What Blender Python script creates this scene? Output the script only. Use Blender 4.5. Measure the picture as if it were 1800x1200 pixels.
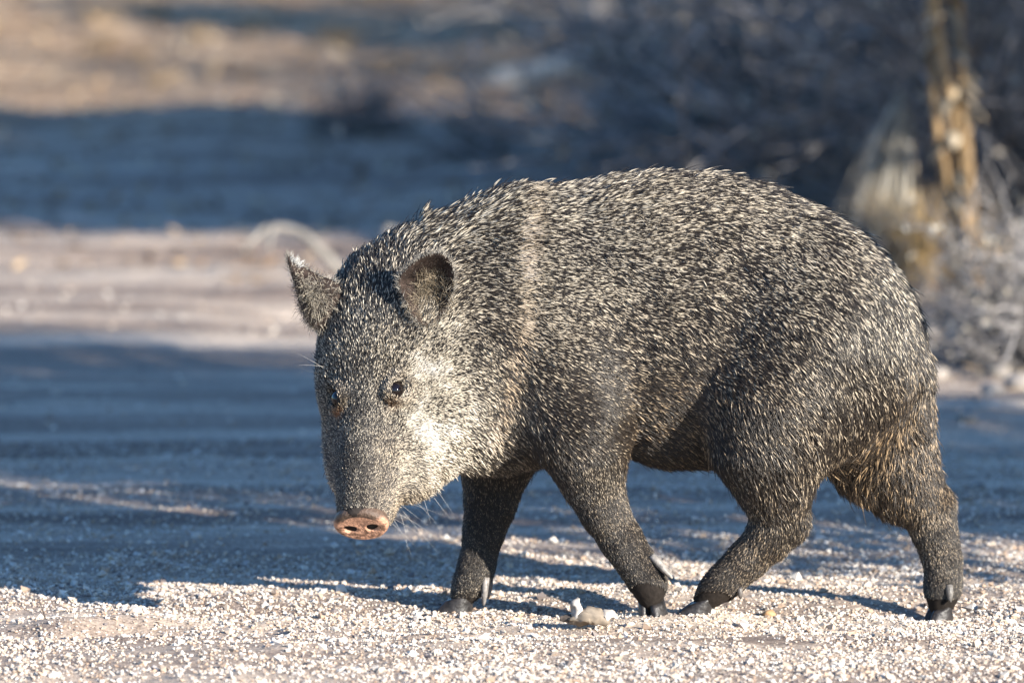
import bpy, math, os
import numpy as np
from mathutils import Vector

for o in list(bpy.data.objects):
    bpy.data.objects.remove(o, do_unlink=True)
scene = bpy.context.scene
COL = scene.collection
R = math.radians
PI = math.pi

# ------------------------------------------------------------------ camera
CAM = np.array([0.0, -10.0, 1.30])
AIM = np.array([0.0, 0.0, 0.333])
PXM = 1427.0                                   # photo pixels per metre at the animal
cam_data = bpy.data.cameras.new("camera")
cam = bpy.data.objects.new("camera", cam_data)
COL.objects.link(cam)
cam.location = CAM
cam.rotation_euler = (Vector(AIM - CAM)).to_track_quat('-Z', 'Y').to_euler()
cam_data.sensor_width = 36.0
CDIST = float(np.linalg.norm(AIM - CAM))
cam_data.lens = 36.0 * CDIST / (1800.0 / PXM)
cam_data.clip_start = 0.1
cam_data.clip_end = 2000.0
cam_data.dof.use_dof = True
cam_data.dof.focus_distance = 9.93
cam_data.dof.aperture_fstop = 4.8
cam_data.dof.aperture_blades = 9
scene.camera = cam

# ------------------------------------------------------------------ sky and sun
SUN_EL, SUN_H = R(17.5), np.array([0.725, -0.69])   # horizontal direction TOWARDS the sun
SUN_H = SUN_H / np.linalg.norm(SUN_H)
SUN_DIR = np.array([SUN_H[0] * math.cos(SUN_EL), SUN_H[1] * math.cos(SUN_EL), math.sin(SUN_EL)])
world = bpy.data.worlds.new("World")
scene.world = world
world.use_nodes = True
wn = world.node_tree.nodes
wl = world.node_tree.links
bg = wn["Background"]
sky = wn.new("ShaderNodeTexSky")
sky.sky_type = 'NISHITA'
sky.sun_disc = False
sky.sun_elevation = SUN_EL
sky.sun_rotation = math.atan2(SUN_H[0], SUN_H[1])
sky.air_density = 1.0
sky.dust_density = 0.1
sky.ozone_density = 6.0
wl.new(sky.outputs[0], bg.inputs[0])
bg.inputs[1].default_value = 0.108
sun_data = bpy.data.lights.new("sun", 'SUN')
sun_data.energy = 5.0
sun_data.angle = R(0.53)
sun_data.color = (1.0, 0.94, 0.84)
sun = bpy.data.objects.new("sun", sun_data)
COL.objects.link(sun)
sun.rotation_euler = Vector(SUN_DIR).to_track_quat('Z', 'Y').to_euler()
sun.location = (6, -4, 8)
scene.view_settings.view_transform = 'Standard'
scene.view_settings.look = 'None'
scene.view_settings.gamma = 1.0
scene.view_settings.exposure = 1.34
scene.view_settings.use_curve_mapping = False
scene.render.engine = 'CYCLES'
scene.cycles.use_denoising = True
scene.cycles.denoiser = 'OPENIMAGEDENOISE'
scene.cycles.denoising_input_passes = 'RGB_ALBEDO_NORMAL'
scene.cycles.denoising_prefilter = 'ACCURATE'
scene.cycles.max_bounces = 6
scene.cycles.diffuse_bounces = 3
scene.cycles.glossy_bounces = 2
scene.cycles.transmission_bounces = 4
scene.cycles.transparent_max_bounces = 6

# ------------------------------------------------------------------ picture <-> place
_f = (AIM - CAM) / CDIST
_r = np.cross(_f, [0, 0, 1.0]); _r /= np.linalg.norm(_r)
_u = np.cross(_r, _f)
def ray(px, py):
    d = _f * CDIST + _r * ((px - 900.0) / PXM) + _u * ((600.0 - py) / PXM)
    return d
def Q(px, py, y):
    """point of the photo at world depth y"""
    d = ray(px, py)
    t = (y - CAM[1]) / d[1]
    return CAM + d * t
def G(px, py, z=0.0):
    d = ray(px, py)
    t = (z - CAM[2]) / d[2]
    return CAM + d * t
def nrm(v):
    v = np.asarray(v, float)
    return v / max(1e-12, np.linalg.norm(v))

# ------------------------------------------------------------------ small helpers
def thing(name, label, cat, loc=(0, 0, 0), rotz=0.0, group=None):
    o = bpy.data.objects.new(name, None)
    COL.objects.link(o)
    o.location = loc
    o.rotation_euler = (0, 0, rotz)
    o["label"] = label
    o["category"] = cat
    if group:
        o["group"] = group
    return o
def tag(o, label, cat, group=None):
    o["label"] = label; o["category"] = cat
    if group:
        o["group"] = group
    return o
def mesh_np(name, V, F, material=None, smooth=True, parent=None, col=None):
    """V (n,3); F (m,3) or (m,4) arrays or a list of such arrays"""
    Fs = F if isinstance(F, list) else [F]
    Fs = [np.asarray(f, np.int32) for f in Fs if len(f)]
    me = bpy.data.meshes.new(name)
    V = np.ascontiguousarray(V, np.float32)
    me.vertices.add(len(V))
    me.vertices.foreach_set("co", V.ravel())
    loops = np.concatenate([f.ravel() for f in Fs])
    sizes = np.concatenate([np.full(len(f), f.shape[1], np.int32) for f in Fs])
    starts = np.concatenate([[0], np.cumsum(sizes)[:-1]]).astype(np.int32)
    me.loops.add(len(loops))
    me.loops.foreach_set("vertex_index", loops.astype(np.int32))
    me.polygons.add(len(sizes))
    me.polygons.foreach_set("loop_start", starts)
    me.polygons.foreach_set("use_smooth", np.full(len(sizes), bool(smooth)))
    me.update(calc_edges=True)
    me.validate()
    if col is not None:
        at = me.attributes.new("Col", 'FLOAT_COLOR', 'POINT')
        c = np.ones((len(V), 4), np.float32); c[:, :3] = col
        at.data.foreach_set("color", c.ravel())
    if material:
        me.materials.append(material)
    o = bpy.data.objects.new(name, me)
    COL.objects.link(o)
    if parent:
        o.parent = parent
    return o

class MB:
    """collects shapes into one mesh"""
    def __init__(s):
        s.v = []; s.f3 = []; s.f4 = []; s.c = []; s.n = 0
    def add(s, V, F3=None, F4=None, col=None):
        V = np.asarray(V, float)
        s.v.append(V)
        if F3 is not None and len(F3): s.f3.append(np.asarray(F3) + s.n)
        if F4 is not None and len(F4): s.f4.append(np.asarray(F4) + s.n)
        c = np.ones((len(V), 3)) * (0.5 if col is None else np.asarray(col))
        s.c.append(c)
        s.n += len(V)
    def tube(s, P, rad, sides=5, col=None, flat=1.0, cap=True):
        P = np.asarray(P, float); n = len(P)
        rad = np.broadcast_to(np.asarray(rad, float), (n,))
        T = np.gradient(P, axis=0)
        T /= np.maximum(1e-9, np.linalg.norm(T, axis=1))[:, None]
        ref = np.array([0, 0, 1.0]) if abs(T[0][2]) < 0.8 else np.array([1.0, 0, 0])
        A = np.cross(T, ref); A /= np.maximum(1e-9, np.linalg.norm(A, axis=1))[:, None]
        B = np.cross(T, A)
        an = np.arange(sides) * 2 * PI / sides
        V = P[:, None, :] + rad[:, None, None] * (np.cos(an)[None, :, None] * A[:, None, :] + flat * np.sin(an)[None, :, None] * B[:, None, :])
        V = V.reshape(-1, 3)
        i = np.arange(n - 1)[:, None] * sides; j = np.arange(sides)[None, :]; k = (j + 1) % sides
        F4 = np.stack([i + j, i + k, i + sides + k, i + sides + j], -1).reshape(-1, 4)
        F3 = None
        if cap:
            V = np.vstack([V, P[0], P[-1]])
            a = n * sides
            jj = np.arange(sides); kk = (jj + 1) % sides
            F3 = np.vstack([np.stack([np.full(sides, a), kk, jj], -1),
                            np.stack([np.full(sides, a + 1), (n - 1) * sides + jj, (n - 1) * sides + kk], -1)])
        s.add(V, F3, F4, col)
    def build(s, name, material, parent=None, smooth=True):
        V = np.vstack(s.v)
        F = []
        if s.f3: F.append(np.vstack(s.f3))
        if s.f4: F.append(np.vstack(s.f4))
        return mesh_np(name, V, F, material, smooth, parent, np.vstack(s.c))

def vnoise(seed):
    """smooth 3-D value noise, returns a function of (n,3) points -> (n,) in -1..1"""
    rg = np.random.default_rng(seed)
    tab = rg.uniform(-1, 1, (32, 32, 32))
    def f(p):
        p = np.asarray(p, float)
        i = np.floor(p).astype(int); t = p - i; t = t * t * (3 - 2 * t)
        r = 0.0
        for dx in (0, 1):
            wx = t[:, 0] if dx else 1 - t[:, 0]
            for dy in (0, 1):
                wy = t[:, 1] if dy else 1 - t[:, 1]
                for dz in (0, 1):
                    wz = t[:, 2] if dz else 1 - t[:, 2]
                    r = r + wx * wy * wz * tab[(i[:, 0] + dx) & 31, (i[:, 1] + dy) & 31, (i[:, 2] + dz) & 31]
        return r
    return f
N1, N2, N3 = vnoise(1), vnoise(2), vnoise(3)

# ------------------------------------------------------------------ materials
def new_mat(name):
    m = bpy.data.materials.new(name)
    m.use_nodes = True
    nt = m.node_tree
    return m, nt, nt.nodes["Principled BSDF"]
def mat_attr(name, rough=0.85, spec=0.25, noise=0.0, scale=60.0, bump=0.0, trans=0.0):
    """colour from the mesh's own colour attribute, broken up by noise"""
    m, nt, b = new_mat(name)
    at = nt.nodes.new("ShaderNodeAttribute"); at.attribute_name = "Col"
    src = at.outputs["Color"]
    if noise or bump:
        tc = nt.nodes.new("ShaderNodeTexCoord")
        nz = nt.nodes.new("ShaderNodeTexNoise"); nz.inputs["Scale"].default_value = scale
        nz.inputs["Detail"].default_value = 5.0
        nt.links.new(tc.outputs["Object"], nz.inputs["Vector"])
        if noise:
            mr = nt.nodes.new("ShaderNodeMapRange")
            mr.inputs["From Min"].default_value = 0.3; mr.inputs["From Max"].default_value = 0.7
            mr.inputs["To Min"].default_value = 1 - noise; mr.inputs["To Max"].default_value = 1 + noise
            nt.links.new(nz.outputs["Fac"], mr.inputs["Value"])
            vm = nt.nodes.new("ShaderNodeVectorMath"); vm.operation = 'SCALE'
            nt.links.new(src, vm.inputs[0]); nt.links.new(mr.outputs[0], vm.inputs["Scale"])
            src = vm.outputs[0]
        if bump:
            bp = nt.nodes.new("ShaderNodeBump"); bp.inputs["Strength"].default_value = bump
            bp.inputs["Distance"].default_value = 0.002
            nt.links.new(nz.outputs["Fac"], bp.inputs["Height"])
            nt.links.new(bp.outputs[0], b.inputs["Normal"])
    nt.links.new(src, b.inputs["Base Color"])
    b.inputs["Roughness"].default_value = rough
    b.inputs["Specular IOR Level"].default_value = spec
    if trans:
        # thin leaves let some light through
        tr = nt.nodes.new("ShaderNodeBsdfTranslucent")
        nt.links.new(src, tr.inputs["Color"])
        mx = nt.nodes.new("ShaderNodeMixShader"); mx.inputs[0].default_value = trans
        nt.links.new(b.outputs[0], mx.inputs[1]); nt.links.new(tr.outputs[0], mx.inputs[2])
        nt.links.new(mx.outputs[0], nt.nodes["Material Output"].inputs[0])
    return m
M_bark = mat_attr("bark", 0.9, 0.15, 0.35, 30, 0.6)
M_leaf = mat_attr("leaf", 0.75, 0.25, 0.25, 20, 0.0, 0.25)
M_straw = mat_attr("straw", 0.7, 0.3, 0.25, 40, 0.0, 0.2)
M_stone = mat_attr("stone", 0.85, 0.3, 0.3, 120, 0.5)
M_grain = mat_attr("gravel", 0.8, 0.35)
M_hoof = mat_attr("hoof", 0.45, 0.4, 0.55, 140, 0.6)
M_skin = mat_attr("skin", 0.8, 0.08, 0.25, 200, 0.4)
M_nose = mat_attr("nose_skin", 0.48, 0.3, 0.25, 320, 0.9)
# ------------------------------------------------------------------ terrain
FEET = {"near_fore": (Q(1150, 1081, -0.065), -1), "far_fore": (Q(806, 1074, 0.055), 1),
        "near_hind": (Q(1222, 1076, -0.06), -1), "far_hind": (Q(1650, 1096, 0.055), 1)}
def terr(x, y):
    x = np.asarray(x, float); y = np.asarray(y, float)
    sh = np.broadcast(x, y).shape
    X = np.broadcast_to(x, sh).ravel(); Y = np.broadcast_to(y, sh).ravel()
    z = np.zeros(X.shape)
    O = np.zeros_like(X)
    near = np.clip(1.0 - (np.abs(Y - 2) - 3.0) / 12.0, 0.15, 1.0)
    # ruts and ridges that run along the road
    z += 0.012 * N1(np.stack([X * 0.35 + 3, Y * 2.1, O], 1)) * near
    z += 0.006 * N2(np.stack([X * 0.9, Y * 6.0 + 9, O], 1)) * near
    z += 0.0045 * N3(np.stack([X * 6, Y * 8, O + 5], 1)) * near
    z += 0.0022 * N1(np.stack([X * 22, Y * 24, O + 2], 1)) * near
    z += 0.0012 * N2(np.stack([X * 60, Y * 60, O + 7], 1)) * near
    # verge: the ground climbs a little off the road on the far side
    far = np.clip((Y - 4.2) / 8.0, 0, 1)
    z += 0.10 * far * far * (3 - 2 * far) + 0.05 * far * N3(np.stack([X * 0.8, Y * 0.8, O], 1))
    z += 0.02 * np.clip((Y - 3.0), 0, 1) * N1(np.stack([X * 3, Y * 3, O + 4], 1))
    # the ground under the hoofs
    for P, _s in FEET.values():
        d2 = ((X - P[0]) / 0.075) ** 2 + ((Y - P[1]) / 0.075) ** 2
        w = np.exp(-d2)
        z = z * (1 - w) + P[2] * w
    # a scuffed hollow with a steep lip, lower left
    for px0, px1, py, dep in ((-40, 355, 1097, 0.020), (450, 512, 1084, 0.008), (610, 660, 1086, 0.006), (1230,1330,1150,.006),(720,800,1110,.006)):
        a = G(px0, py); b = G(px1, py)
        cx, cy = (a[0] + b[0]) / 2, (a[1] + b[1]) / 2
        hx = (b[0] - a[0]) / 2
        ux = (X - cx) / hx
        wob = 0.03 * N2(np.stack([X * 9, O + 3, O], 1))
        e = np.clip(1.12 - ux ** 2, 0, 1)
        yy = (Y - cy - wob)
        # lip on the camera side of a low bank: bank behind, hollow in front of it
        z += dep * e * np.exp(-(np.clip(yy - 0.02, -9, 9) / 0.045) ** 2) * 0.55
        z -= dep * e * np.exp(-((yy + 0.05) / 0.055) ** 2) * 0.6
    return z.reshape(sh)
def tz(x, y):
    return float(terr(np.array([x]), np.array([y]))[0])

# ------------------------------------------------------------------ ground sheet
def build_ground():
    def grow(a, end, step, k):
        out = [a]
        while abs(out[-1]) < end:
            out.append(out[-1] + step); step *= k
        return out[1:]
    xr = list(np.arange(-0.9, 0.9001, 0.007))
    xp = grow(0.9, 400, 0.008, 1.13)
    xs = np.array([-v for v in xp[::-1]] + xr + xp)
    yn = grow(0.72, 400, 0.009, 1.16)
    ym = list(np.arange(-0.72, 0.75, 0.007))
    yp = list(0.75 + np.cumsum(0.008 * 1.0085 ** np.arange(300)))
    yp = [v for v in yp if v < 14]
    yq = grow(yp[-1], 900, yp[-1] - yp[-2], 1.13)
    ys = np.array([-v for v in yn[::-1]] + ym + yp + yq)
    XX, YY = np.meshgrid(xs, ys, indexing='ij')
    ZZ = terr(XX, YY)
    V = np.stack([XX, YY, ZZ], -1).reshape(-1, 3)
    ny = len(ys)
    i = (np.arange(len(xs) - 1)[:, None] * ny + np.arange(ny - 1)[None, :]).ravel()
    F = np.stack([i, i + ny, i + ny + 1, i + 1], 1)
    m, nt, b = new_mat("dirt")
    L = nt.links.new
    geo = nt.nodes.new("ShaderNodeNewGeometry")
    def noise(scale, detail=4.0, stretch=None, rough=0.6):
        n = nt.nodes.new("ShaderNodeTexNoise")
        n.inputs["Scale"].default_value = scale; n.inputs["Detail"].default_value = detail
        n.inputs["Roughness"].default_value = rough
        if stretch:
            mp = nt.nodes.new("ShaderNodeMapping"); mp.inputs["Scale"].default_value = stretch
            L(geo.outputs["Position"], mp.inputs["Vector"]); L(mp.outputs[0], n.inputs["Vector"])
        else:
            L(geo.outputs["Position"], n.inputs["Vector"])
        return n.outputs["Fac"]
    def ramp(src, stops):
        r = nt.nodes.new("ShaderNodeValToRGB")
        e = r.color_ramp.elements
        while len(e) < len(stops): e.new(0.5)
        for k, (p, c) in enumerate(stops):
            e[k].position = p; e[k].color = (*c, 1)
        L(src, r.inputs[0]); return r.outputs[0]
    def mix(fac, a, c, mode='MIX'):
        n = nt.nodes.new("ShaderNodeMix"); n.data_type = 'RGBA'; n.blend_type = mode
        if isinstance(fac, float): n.inputs[0].default_value = fac
        else: L(fac, n.inputs[0])
        L(a, n.inputs[6]) if not isinstance(a, tuple) else setattr(n.inputs[6], "default_value", (*a, 1))
        L(c, n.inputs[7]) if not isinstance(c, tuple) else setattr(n.inputs[7], "default_value", (*c, 1))
        return n.outputs[2]
    # packed granite grit: tracks of paler and darker soil that run along the road
    streak = ramp(noise(1.0, 6, (0.28, 4.6, 1.0), 0.68), [(0.38, (0.25, 0.19, 0.155)), (0.5, (0.45, 0.36, 0.29)), (0.62, (0.70, 0.58, 0.46))])
    speck = ramp(noise(170, 3, None, 0.7), [(0.33, (0.42, 0.37, 0.34)), (0.5, (0.92, 0.9, 0.88)), (0.68, (1.28, 1.25, 1.2))])
    road = mix(0.85, streak, speck, 'MULTIPLY')
    # verge: tawny duff and dry litter in patches
    duff = ramp(noise(7, 6, (1.0, 2.2, 1.0)), [(0.33, (0.16, 0.10, 0.066)), (0.5, (0.42, 0.275, 0.165)), (0.66, (0.62, 0.45, 0.29))])
    sx = nt.nodes.new("ShaderNodeSeparateXYZ"); L(geo.outputs["Position"], sx.inputs[0])
    nb = noise(1.3, 4)
    ad = nt.nodes.new("ShaderNodeMath"); ad.operation = 'MULTIPLY_ADD'
    L(nb, ad.inputs[0]); ad.inputs[1].default_value = 2.2; L(sx.outputs[1], ad.inputs[2])
    mr = nt.nodes.new("ShaderNodeMapRange"); L(ad.outputs[0], mr.inputs[0])
    mr.inputs["From Min"].default_value = 8.2; mr.inputs["From Max"].default_value = 10.2
    colr = mix(mr.outputs[0], road, duff)
    L(colr, b.inputs["Base Color"])
    b.inputs["Roughness"].default_value = 0.95
    b.inputs["Specular IOR Level"].default_value = 0.15
    bp = nt.nodes.new("ShaderNodeBump"); bp.inputs["Strength"].default_value = 0.9; bp.inputs["Distance"].default_value = 0.003
    L(noise(210, 4, None, 0.75), bp.inputs["Height"]); L(bp.outputs[0], b.inputs["Normal"])
    o = mesh_np("ground", V, F, m, True)
    o["kind"] = "structure"
    return o
build_ground()

# ------------------------------------------------------------------ gravel: angular grains of granite grit
def build_gravel():
    rg = np.random.default_rng(11)
    def field(n, x0, x1, y0, y1, smin, smax, spread=0.0):
        y = rg.uniform(y0, y1, n)
        half = (x1 - x0) / 2 + spread * (y - y0)
        x = (x0 + x1) / 2 + rg.uniform(-1, 1, n) * half
        s = smin + (smax - smin) * rg.power(0.45, n)
        return x, y, s
    parts = [field(84000, -0.80, 0.80, -0.72, 0.62, 0.0010, 0.0036),
             field(1900, -0.85, 0.85, -0.72, 0.75, 0.0035, 0.0085),
             field(30000, -2.4, 2.4, -2.2, 1.6, 0.0014, 0.0048),
             field(15000, -0.80, 0.80, 0.62, 2.0, 0.0018, 0.0045, 0.08),
             field(2500, -1.0, 1.0, 2.0, 6.0, 0.002, 0.006, 0.1)]
    x = np.concatenate([p[0] for p in parts]); y = np.concatenate([p[1] for p in parts]); s = np.concatenate([p[2] for p in parts])
    # kicked clear here and there: drift patches
    keep = (N1(np.stack([x * 7, y * 9, x * 0 + 1], 1)) + 0.5 * N2(np.stack([x * 20, y * 26, x * 0], 1))) > rg.uniform(-1.15, 0.55, len(x))
    for P, _s in FEET.values():
        keep &= ((x - P[0]) ** 2 + (y - P[1]) ** 2) > 0.018 ** 2
    x, y, s = x[keep], y[keep], s[keep]
    n = len(x)
    base = np.array([[1, 0, 0], [-1, 0, 0], [0, 1, 0], [0, -1, 0], [0, 0, 1], [0, 0, -1]], float)
    q = rg.normal(size=(n, 4)); q /= np.linalg.norm(q, axis=1)[:, None]
    w, a, b, c = q.T
    Rm = np.stack([1 - 2 * (b * b + c * c), 2 * (a * b - c * w), 2 * (a * c + b * w),
                   2 * (a * b + c * w), 1 - 2 * (a * a + c * c), 2 * (b * c - a * w),
                   2 * (a * c - b * w), 2 * (b * c + a * w), 1 - 2 * (a * a + b * b)], 1).reshape(n, 3, 3)
    sc = s[:, None] * rg.uniform(0.62, 1.2, (n, 3))
    pts = base[None] * sc[:, None, :] * rg.uniform(0.8, 1.15, (n, 6, 1))
    pts = pts + rg.normal(size=(n, 6, 3)) * (0.14 * s)[:, None, None]
    V = np.einsum('nij,nkj->nki', Rm, pts)
    V[:, :, 2] *= 0.8
    cz = terr(x, y) + s * 0.32
    V += np.stack([x, y, cz], 1)[:, None, :]
    oct_ = np.array([[0, 2, 4], [2, 1, 4], [1, 3, 4], [3, 0, 4], [2, 0, 5], [1, 2, 5], [3, 1, 5], [0, 3, 5]])
    F = (np.arange(n)[:, None, None] * 6 + oct_[None]).reshape(-1, 3)
    pal = np.array([[.63, .56, .48], [.56, .46, .365], [.47, .37, .285], [.70, .645, .575], [.43, .31, .225], [.20, .165, .15], [.52, .46, .42]])
    pk = rg.choice(7, n, p=[.26, .2, .15, .15, .11, .05, .08])
    colr = pal[pk] * rg.uniform(0.8, 1.12, (n, 1))
    o = mesh_np("gravel", V.reshape(-1, 3), F, M_grain, False, None, np.repeat(colr, 6, 0))
    o["kind"] = "stuff"; o["label"] = "pale angular granite grit scattered over the dirt road"; o["category"] = "gravel"
build_gravel()
# ------------------------------------------------------------------ the peccary
# --- head frame
HEAD0 = Q(663, 560, -0.050)
NOSE = Q(634, 921, -0.195)
ha = nrm(NOSE - HEAD0)
_c = np.array([0, -1, 0.1])
_u0 = nrm(_c - np.dot(_c, ha) * ha)
_e = np.cross(ha, _u0)
if _e[0] > 0: _e = -_e
_th = R(20)
hu = _u0 * math.cos(_th) + _e * math.sin(_th)      # dorsal
hv = np.cross(ha, hu)
if hv[0] < 0: hv = -hv                               # the animal's left, towards the sun
HL = float(np.linalg.norm(NOSE - HEAD0))
def HP(s, b, c):
    return HEAD0 + ha * s + hu * b + hv * c

class Field:
    def __init__(s, lo, hi, h):
        s.lo = np.array(lo, float); s.h = h
        s.n = np.ceil((np.array(hi) - s.lo) / h).astype(int) + 1
        s.f = np.full(s.n, 0.5, np.float32)
    def box(s, lo, hi, pad):
        a = np.maximum(0, np.floor((np.array(lo) - pad - s.lo) / s.h).astype(int))
        b = np.minimum(s.n, np.ceil((np.array(hi) + pad - s.lo) / s.h).astype(int) + 1)
        sl = tuple(slice(i, j) for i, j in zip(a, b))
        ax = [(s.lo[k] + s.h * np.arange(a[k], b[k])).astype(np.float32) for k in range(3)]
        X, Y, Z = ax[0][:, None, None], ax[1][None, :, None], ax[2][None, None, :]
        return sl, X, Y, Z
    def blend(s, sl, d, k):
        f = s.f[sl]
        if k < 1e-6:
            s.f[sl] = np.minimum(f, d); return
        h = np.clip(0.5 + 0.5 * (f - d) / k, 0, 1)
        s.f[sl] = f * (1 - h) + d * h - k * h * (1 - h)
    def carve(s, sl, d, k):
        f = s.f[sl]; d = -d
        h = np.clip(0.5 - 0.5 * (f - d) / k, 0, 1)
        s.f[sl] = f * (1 - h) + d * h + k * h * (1 - h)
    def cone(s, a, b, ra, rb, k=0.02, sub=False):
        a = np.asarray(a, float); b = np.asarray(b, float)
        r = max(ra, rb)
        sl, X, Y, Z = s.box(np.minimum(a, b) - r, np.maximum(a, b) + r, k + 0.012)
        ab = b - a; L2 = float(ab @ ab) + 1e-12
        t = np.clip(((X - a[0]) * ab[0] + (Y - a[1]) * ab[1] + (Z - a[2]) * ab[2]) / L2, 0, 1)
        d = np.sqrt((X - a[0] - t * ab[0]) ** 2 + (Y - a[1] - t * ab[1]) ** 2 + (Z - a[2] - t * ab[2]) ** 2) - (ra + (rb - ra) * t)
        (s.carve if sub else s.blend)(sl, d, k)
    def chain(s, pts, k=0.02):
        for p, q in zip(pts[:-1], pts[1:]):
            s.cone(p[0], q[0], p[1], q[1], k)
    def ellipsoid(s, c, A, rad, k=0.02, sub=False):
        """A: three unit axes"""
        c = np.asarray(c, float); rm = max(rad)
        sl, X, Y, Z = s.box(c - rm, c + rm, k + 0.012)
        q = 0; g = 0
        for ax, r in zip(A, rad):
            w = (X - c[0]) * ax[0] + (Y - c[1]) * ax[1] + (Z - c[2]) * ax[2]
            q = q + (w / r) ** 2; g = g + (w / (r * r)) ** 2
        kq = np.sqrt(q)
        d = kq * (kq - 1) / np.maximum(np.sqrt(g), 1e-6)
        (s.carve if sub else s.blend)(sl, d.astype(np.float32), k)
    def mesh(s):
        f = s.f; ins = f < 0
        nx, ny, nz = f.shape
        c = np.zeros((nx - 1, ny - 1, nz - 1), np.int8)
        for dx in (0, 1):
            for dy in (0, 1):
                for dz in (0, 1):
                    c += ins[dx:nx - 1 + dx, dy:ny - 1 + dy, dz:nz - 1 + dz]
        act = (c > 0) & (c < 8)
        ix, iy, iz = np.nonzero(act)
        idx = np.full(act.shape, -1, np.int64); idx[ix, iy, iz] = np.arange(len(ix))
        P = np.zeros((len(ix), 3)); W = np.zeros(len(ix))
        corners = [(a, b, d) for a in (0, 1) for b in (0, 1) for d in (0, 1)]
        for a in corners:
            for ax in range(3):
                if a[ax]: continue
                b = list(a); b[ax] = 1
                f0 = f[ix + a[0], iy + a[1], iz + a[2]]; f1 = f[ix + b[0], iy + b[1], iz + b[2]]
                m = (f0 < 0) != (f1 < 0)
                t = np.where(m, f0 / np.where(m, f0 - f1, 1), 0)
                for k in range(3):
                    P[:, k] += m * (a[k] + (t if k == ax else 0))
                W += m
        P = P / W[:, None] + np.stack([ix, iy, iz], 1)
        V = s.lo + P * s.h
        Fq = []
        def quads(sel, offs, flip):
            i, j, k = np.nonzero(sel)
            q = np.stack([idx[i + o[0], j + o[1], k + o[2]] for o in offs], 1)
            return np.where(flip[i, j, k][:, None], q[:, ::-1], q)
        # x edges
        e = ins[:-1, 1:-1, 1:-1] != ins[1:, 1:-1, 1:-1]
        Fq.append(quads(e, [(0, 0, 0), (0, 1, 0), (0, 1, 1), (0, 0, 1)], ~ins[:-1, 1:-1, 1:-1]))
        e = ins[1:-1, :-1, 1:-1] != ins[1:-1, 1:, 1:-1]
        Fq.append(quads(e, [(0, 0, 0), (0, 0, 1), (1, 0, 1), (1, 0, 0)], ~ins[1:-1, :-1, 1:-1]))
        e = ins[1:-1, 1:-1, :-1] != ins[1:-1, 1:-1, 1:]
        Fq.append(quads(e, [(0, 0, 0), (1, 0, 0), (1, 1, 0), (0, 1, 0)], ~ins[1:-1, 1:-1, :-1]))
        F = np.vstack(Fq)
        return V, F
    def grad(s, p):
        """outward normal of the field at points"""
        q = (p - s.lo) / s.h
        out = np.zeros_like(p)
        i = np.clip(np.round(q).astype(int), 1, s.n - 2)
        f = s.f
        out[:, 0] = f[i[:, 0] + 1, i[:, 1], i[:, 2]] - f[i[:, 0] - 1, i[:, 1], i[:, 2]]
        out[:, 1] = f[i[:, 0], i[:, 1] + 1, i[:, 2]] - f[i[:, 0], i[:, 1] - 1, i[:, 2]]
        out[:, 2] = f[i[:, 0], i[:, 1], i[:, 2] + 1] - f[i[:, 0], i[:, 1], i[:, 2] - 1]
        return out / np.maximum(1e-9, np.linalg.norm(out, axis=1))[:, None]

fld = Field((-0.36, -0.33, -0.04), (0.60, 0.22, 0.60), 0.0036)

# --- trunk: one loft along the spine (px, top py, bottom py, half width)
TR = np.array([
    (765, 520, 690, .020), (800, 470, 740, .050), (830, 420, 775, .070), (870, 382, 795, .088), (960, 341, 800, .106), (1050, 315, 792, .118), (1150, 302, 786, .128), (1250, 305, 780, .132),
    (1350, 326, 776, .130), (1430, 364, 770, .122), (1500, 424, 760, .110), (1550, 480, 742, .095), (1585, 534, 716, .076), (1606, 594, 688, .050), (1619, 642, 660, .020)], float)
def trunk():
    xs = np.array([Q(t[0], 600, 0)[0] for t in TR])
    zt = np.array([Q(t[0], t[1], 0)[2] for t in TR]); zb = np.array([Q(t[0], t[2], 0)[2] for t in TR])
    hw = TR[:, 3]
    sl, X, Y, Z = fld.box((xs[0], -.14, zb.min()), (xs[-1], .14, zt.max()), 0.02)
    xf = X.ravel()
    def smooth(v):
        g = np.interp(xf, xs, v); k = np.ones(9) / 9
        return np.convolve(np.pad(g, 4, mode='edge'), k, 'valid')
    a, b, w = smooth(zt)[:, None, None], smooth(zb)[:, None, None], smooth(hw)[:, None, None]
    zc = b + (a - b) * 0.47
    hz = np.where(Z > zc, a - zc, zc - b)
    hz = np.maximum(hz, 0.004)
    y_ = np.abs(Y / w)
    zz = np.abs((Z - zc) / hz)
    top = (Z > zc)
    e = 2.0 + 0.25 * (~top)
    rr = (y_ ** e + zz ** e) ** (1 / e)
    d = (rr - 1) * np.minimum(w, hz)
    over = np.maximum(X - xs[-1], xs[0] - X)
    d = np.maximum(d, over)
    fld.blend(sl, d.astype(np.float32), 0.0)
trunk()
I3 = np.eye(3)
# --- neck and throat
fld.cone(Q(900, 590, 0.0), Q(745, 610, -0.035), .140, .108, 0.05)
fld.cone(Q(830, 690, -0.02), Q(755, 720, -0.06), .100, .078, 0.04)
fld.cone(Q(920, 465, 0.0), Q(745, 492, -0.02), .072, .055, 0.06)
fld.cone(Q(900, 428, 0.0), Q(690, 500, -0.025), .040, .034, 0.05)
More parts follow.
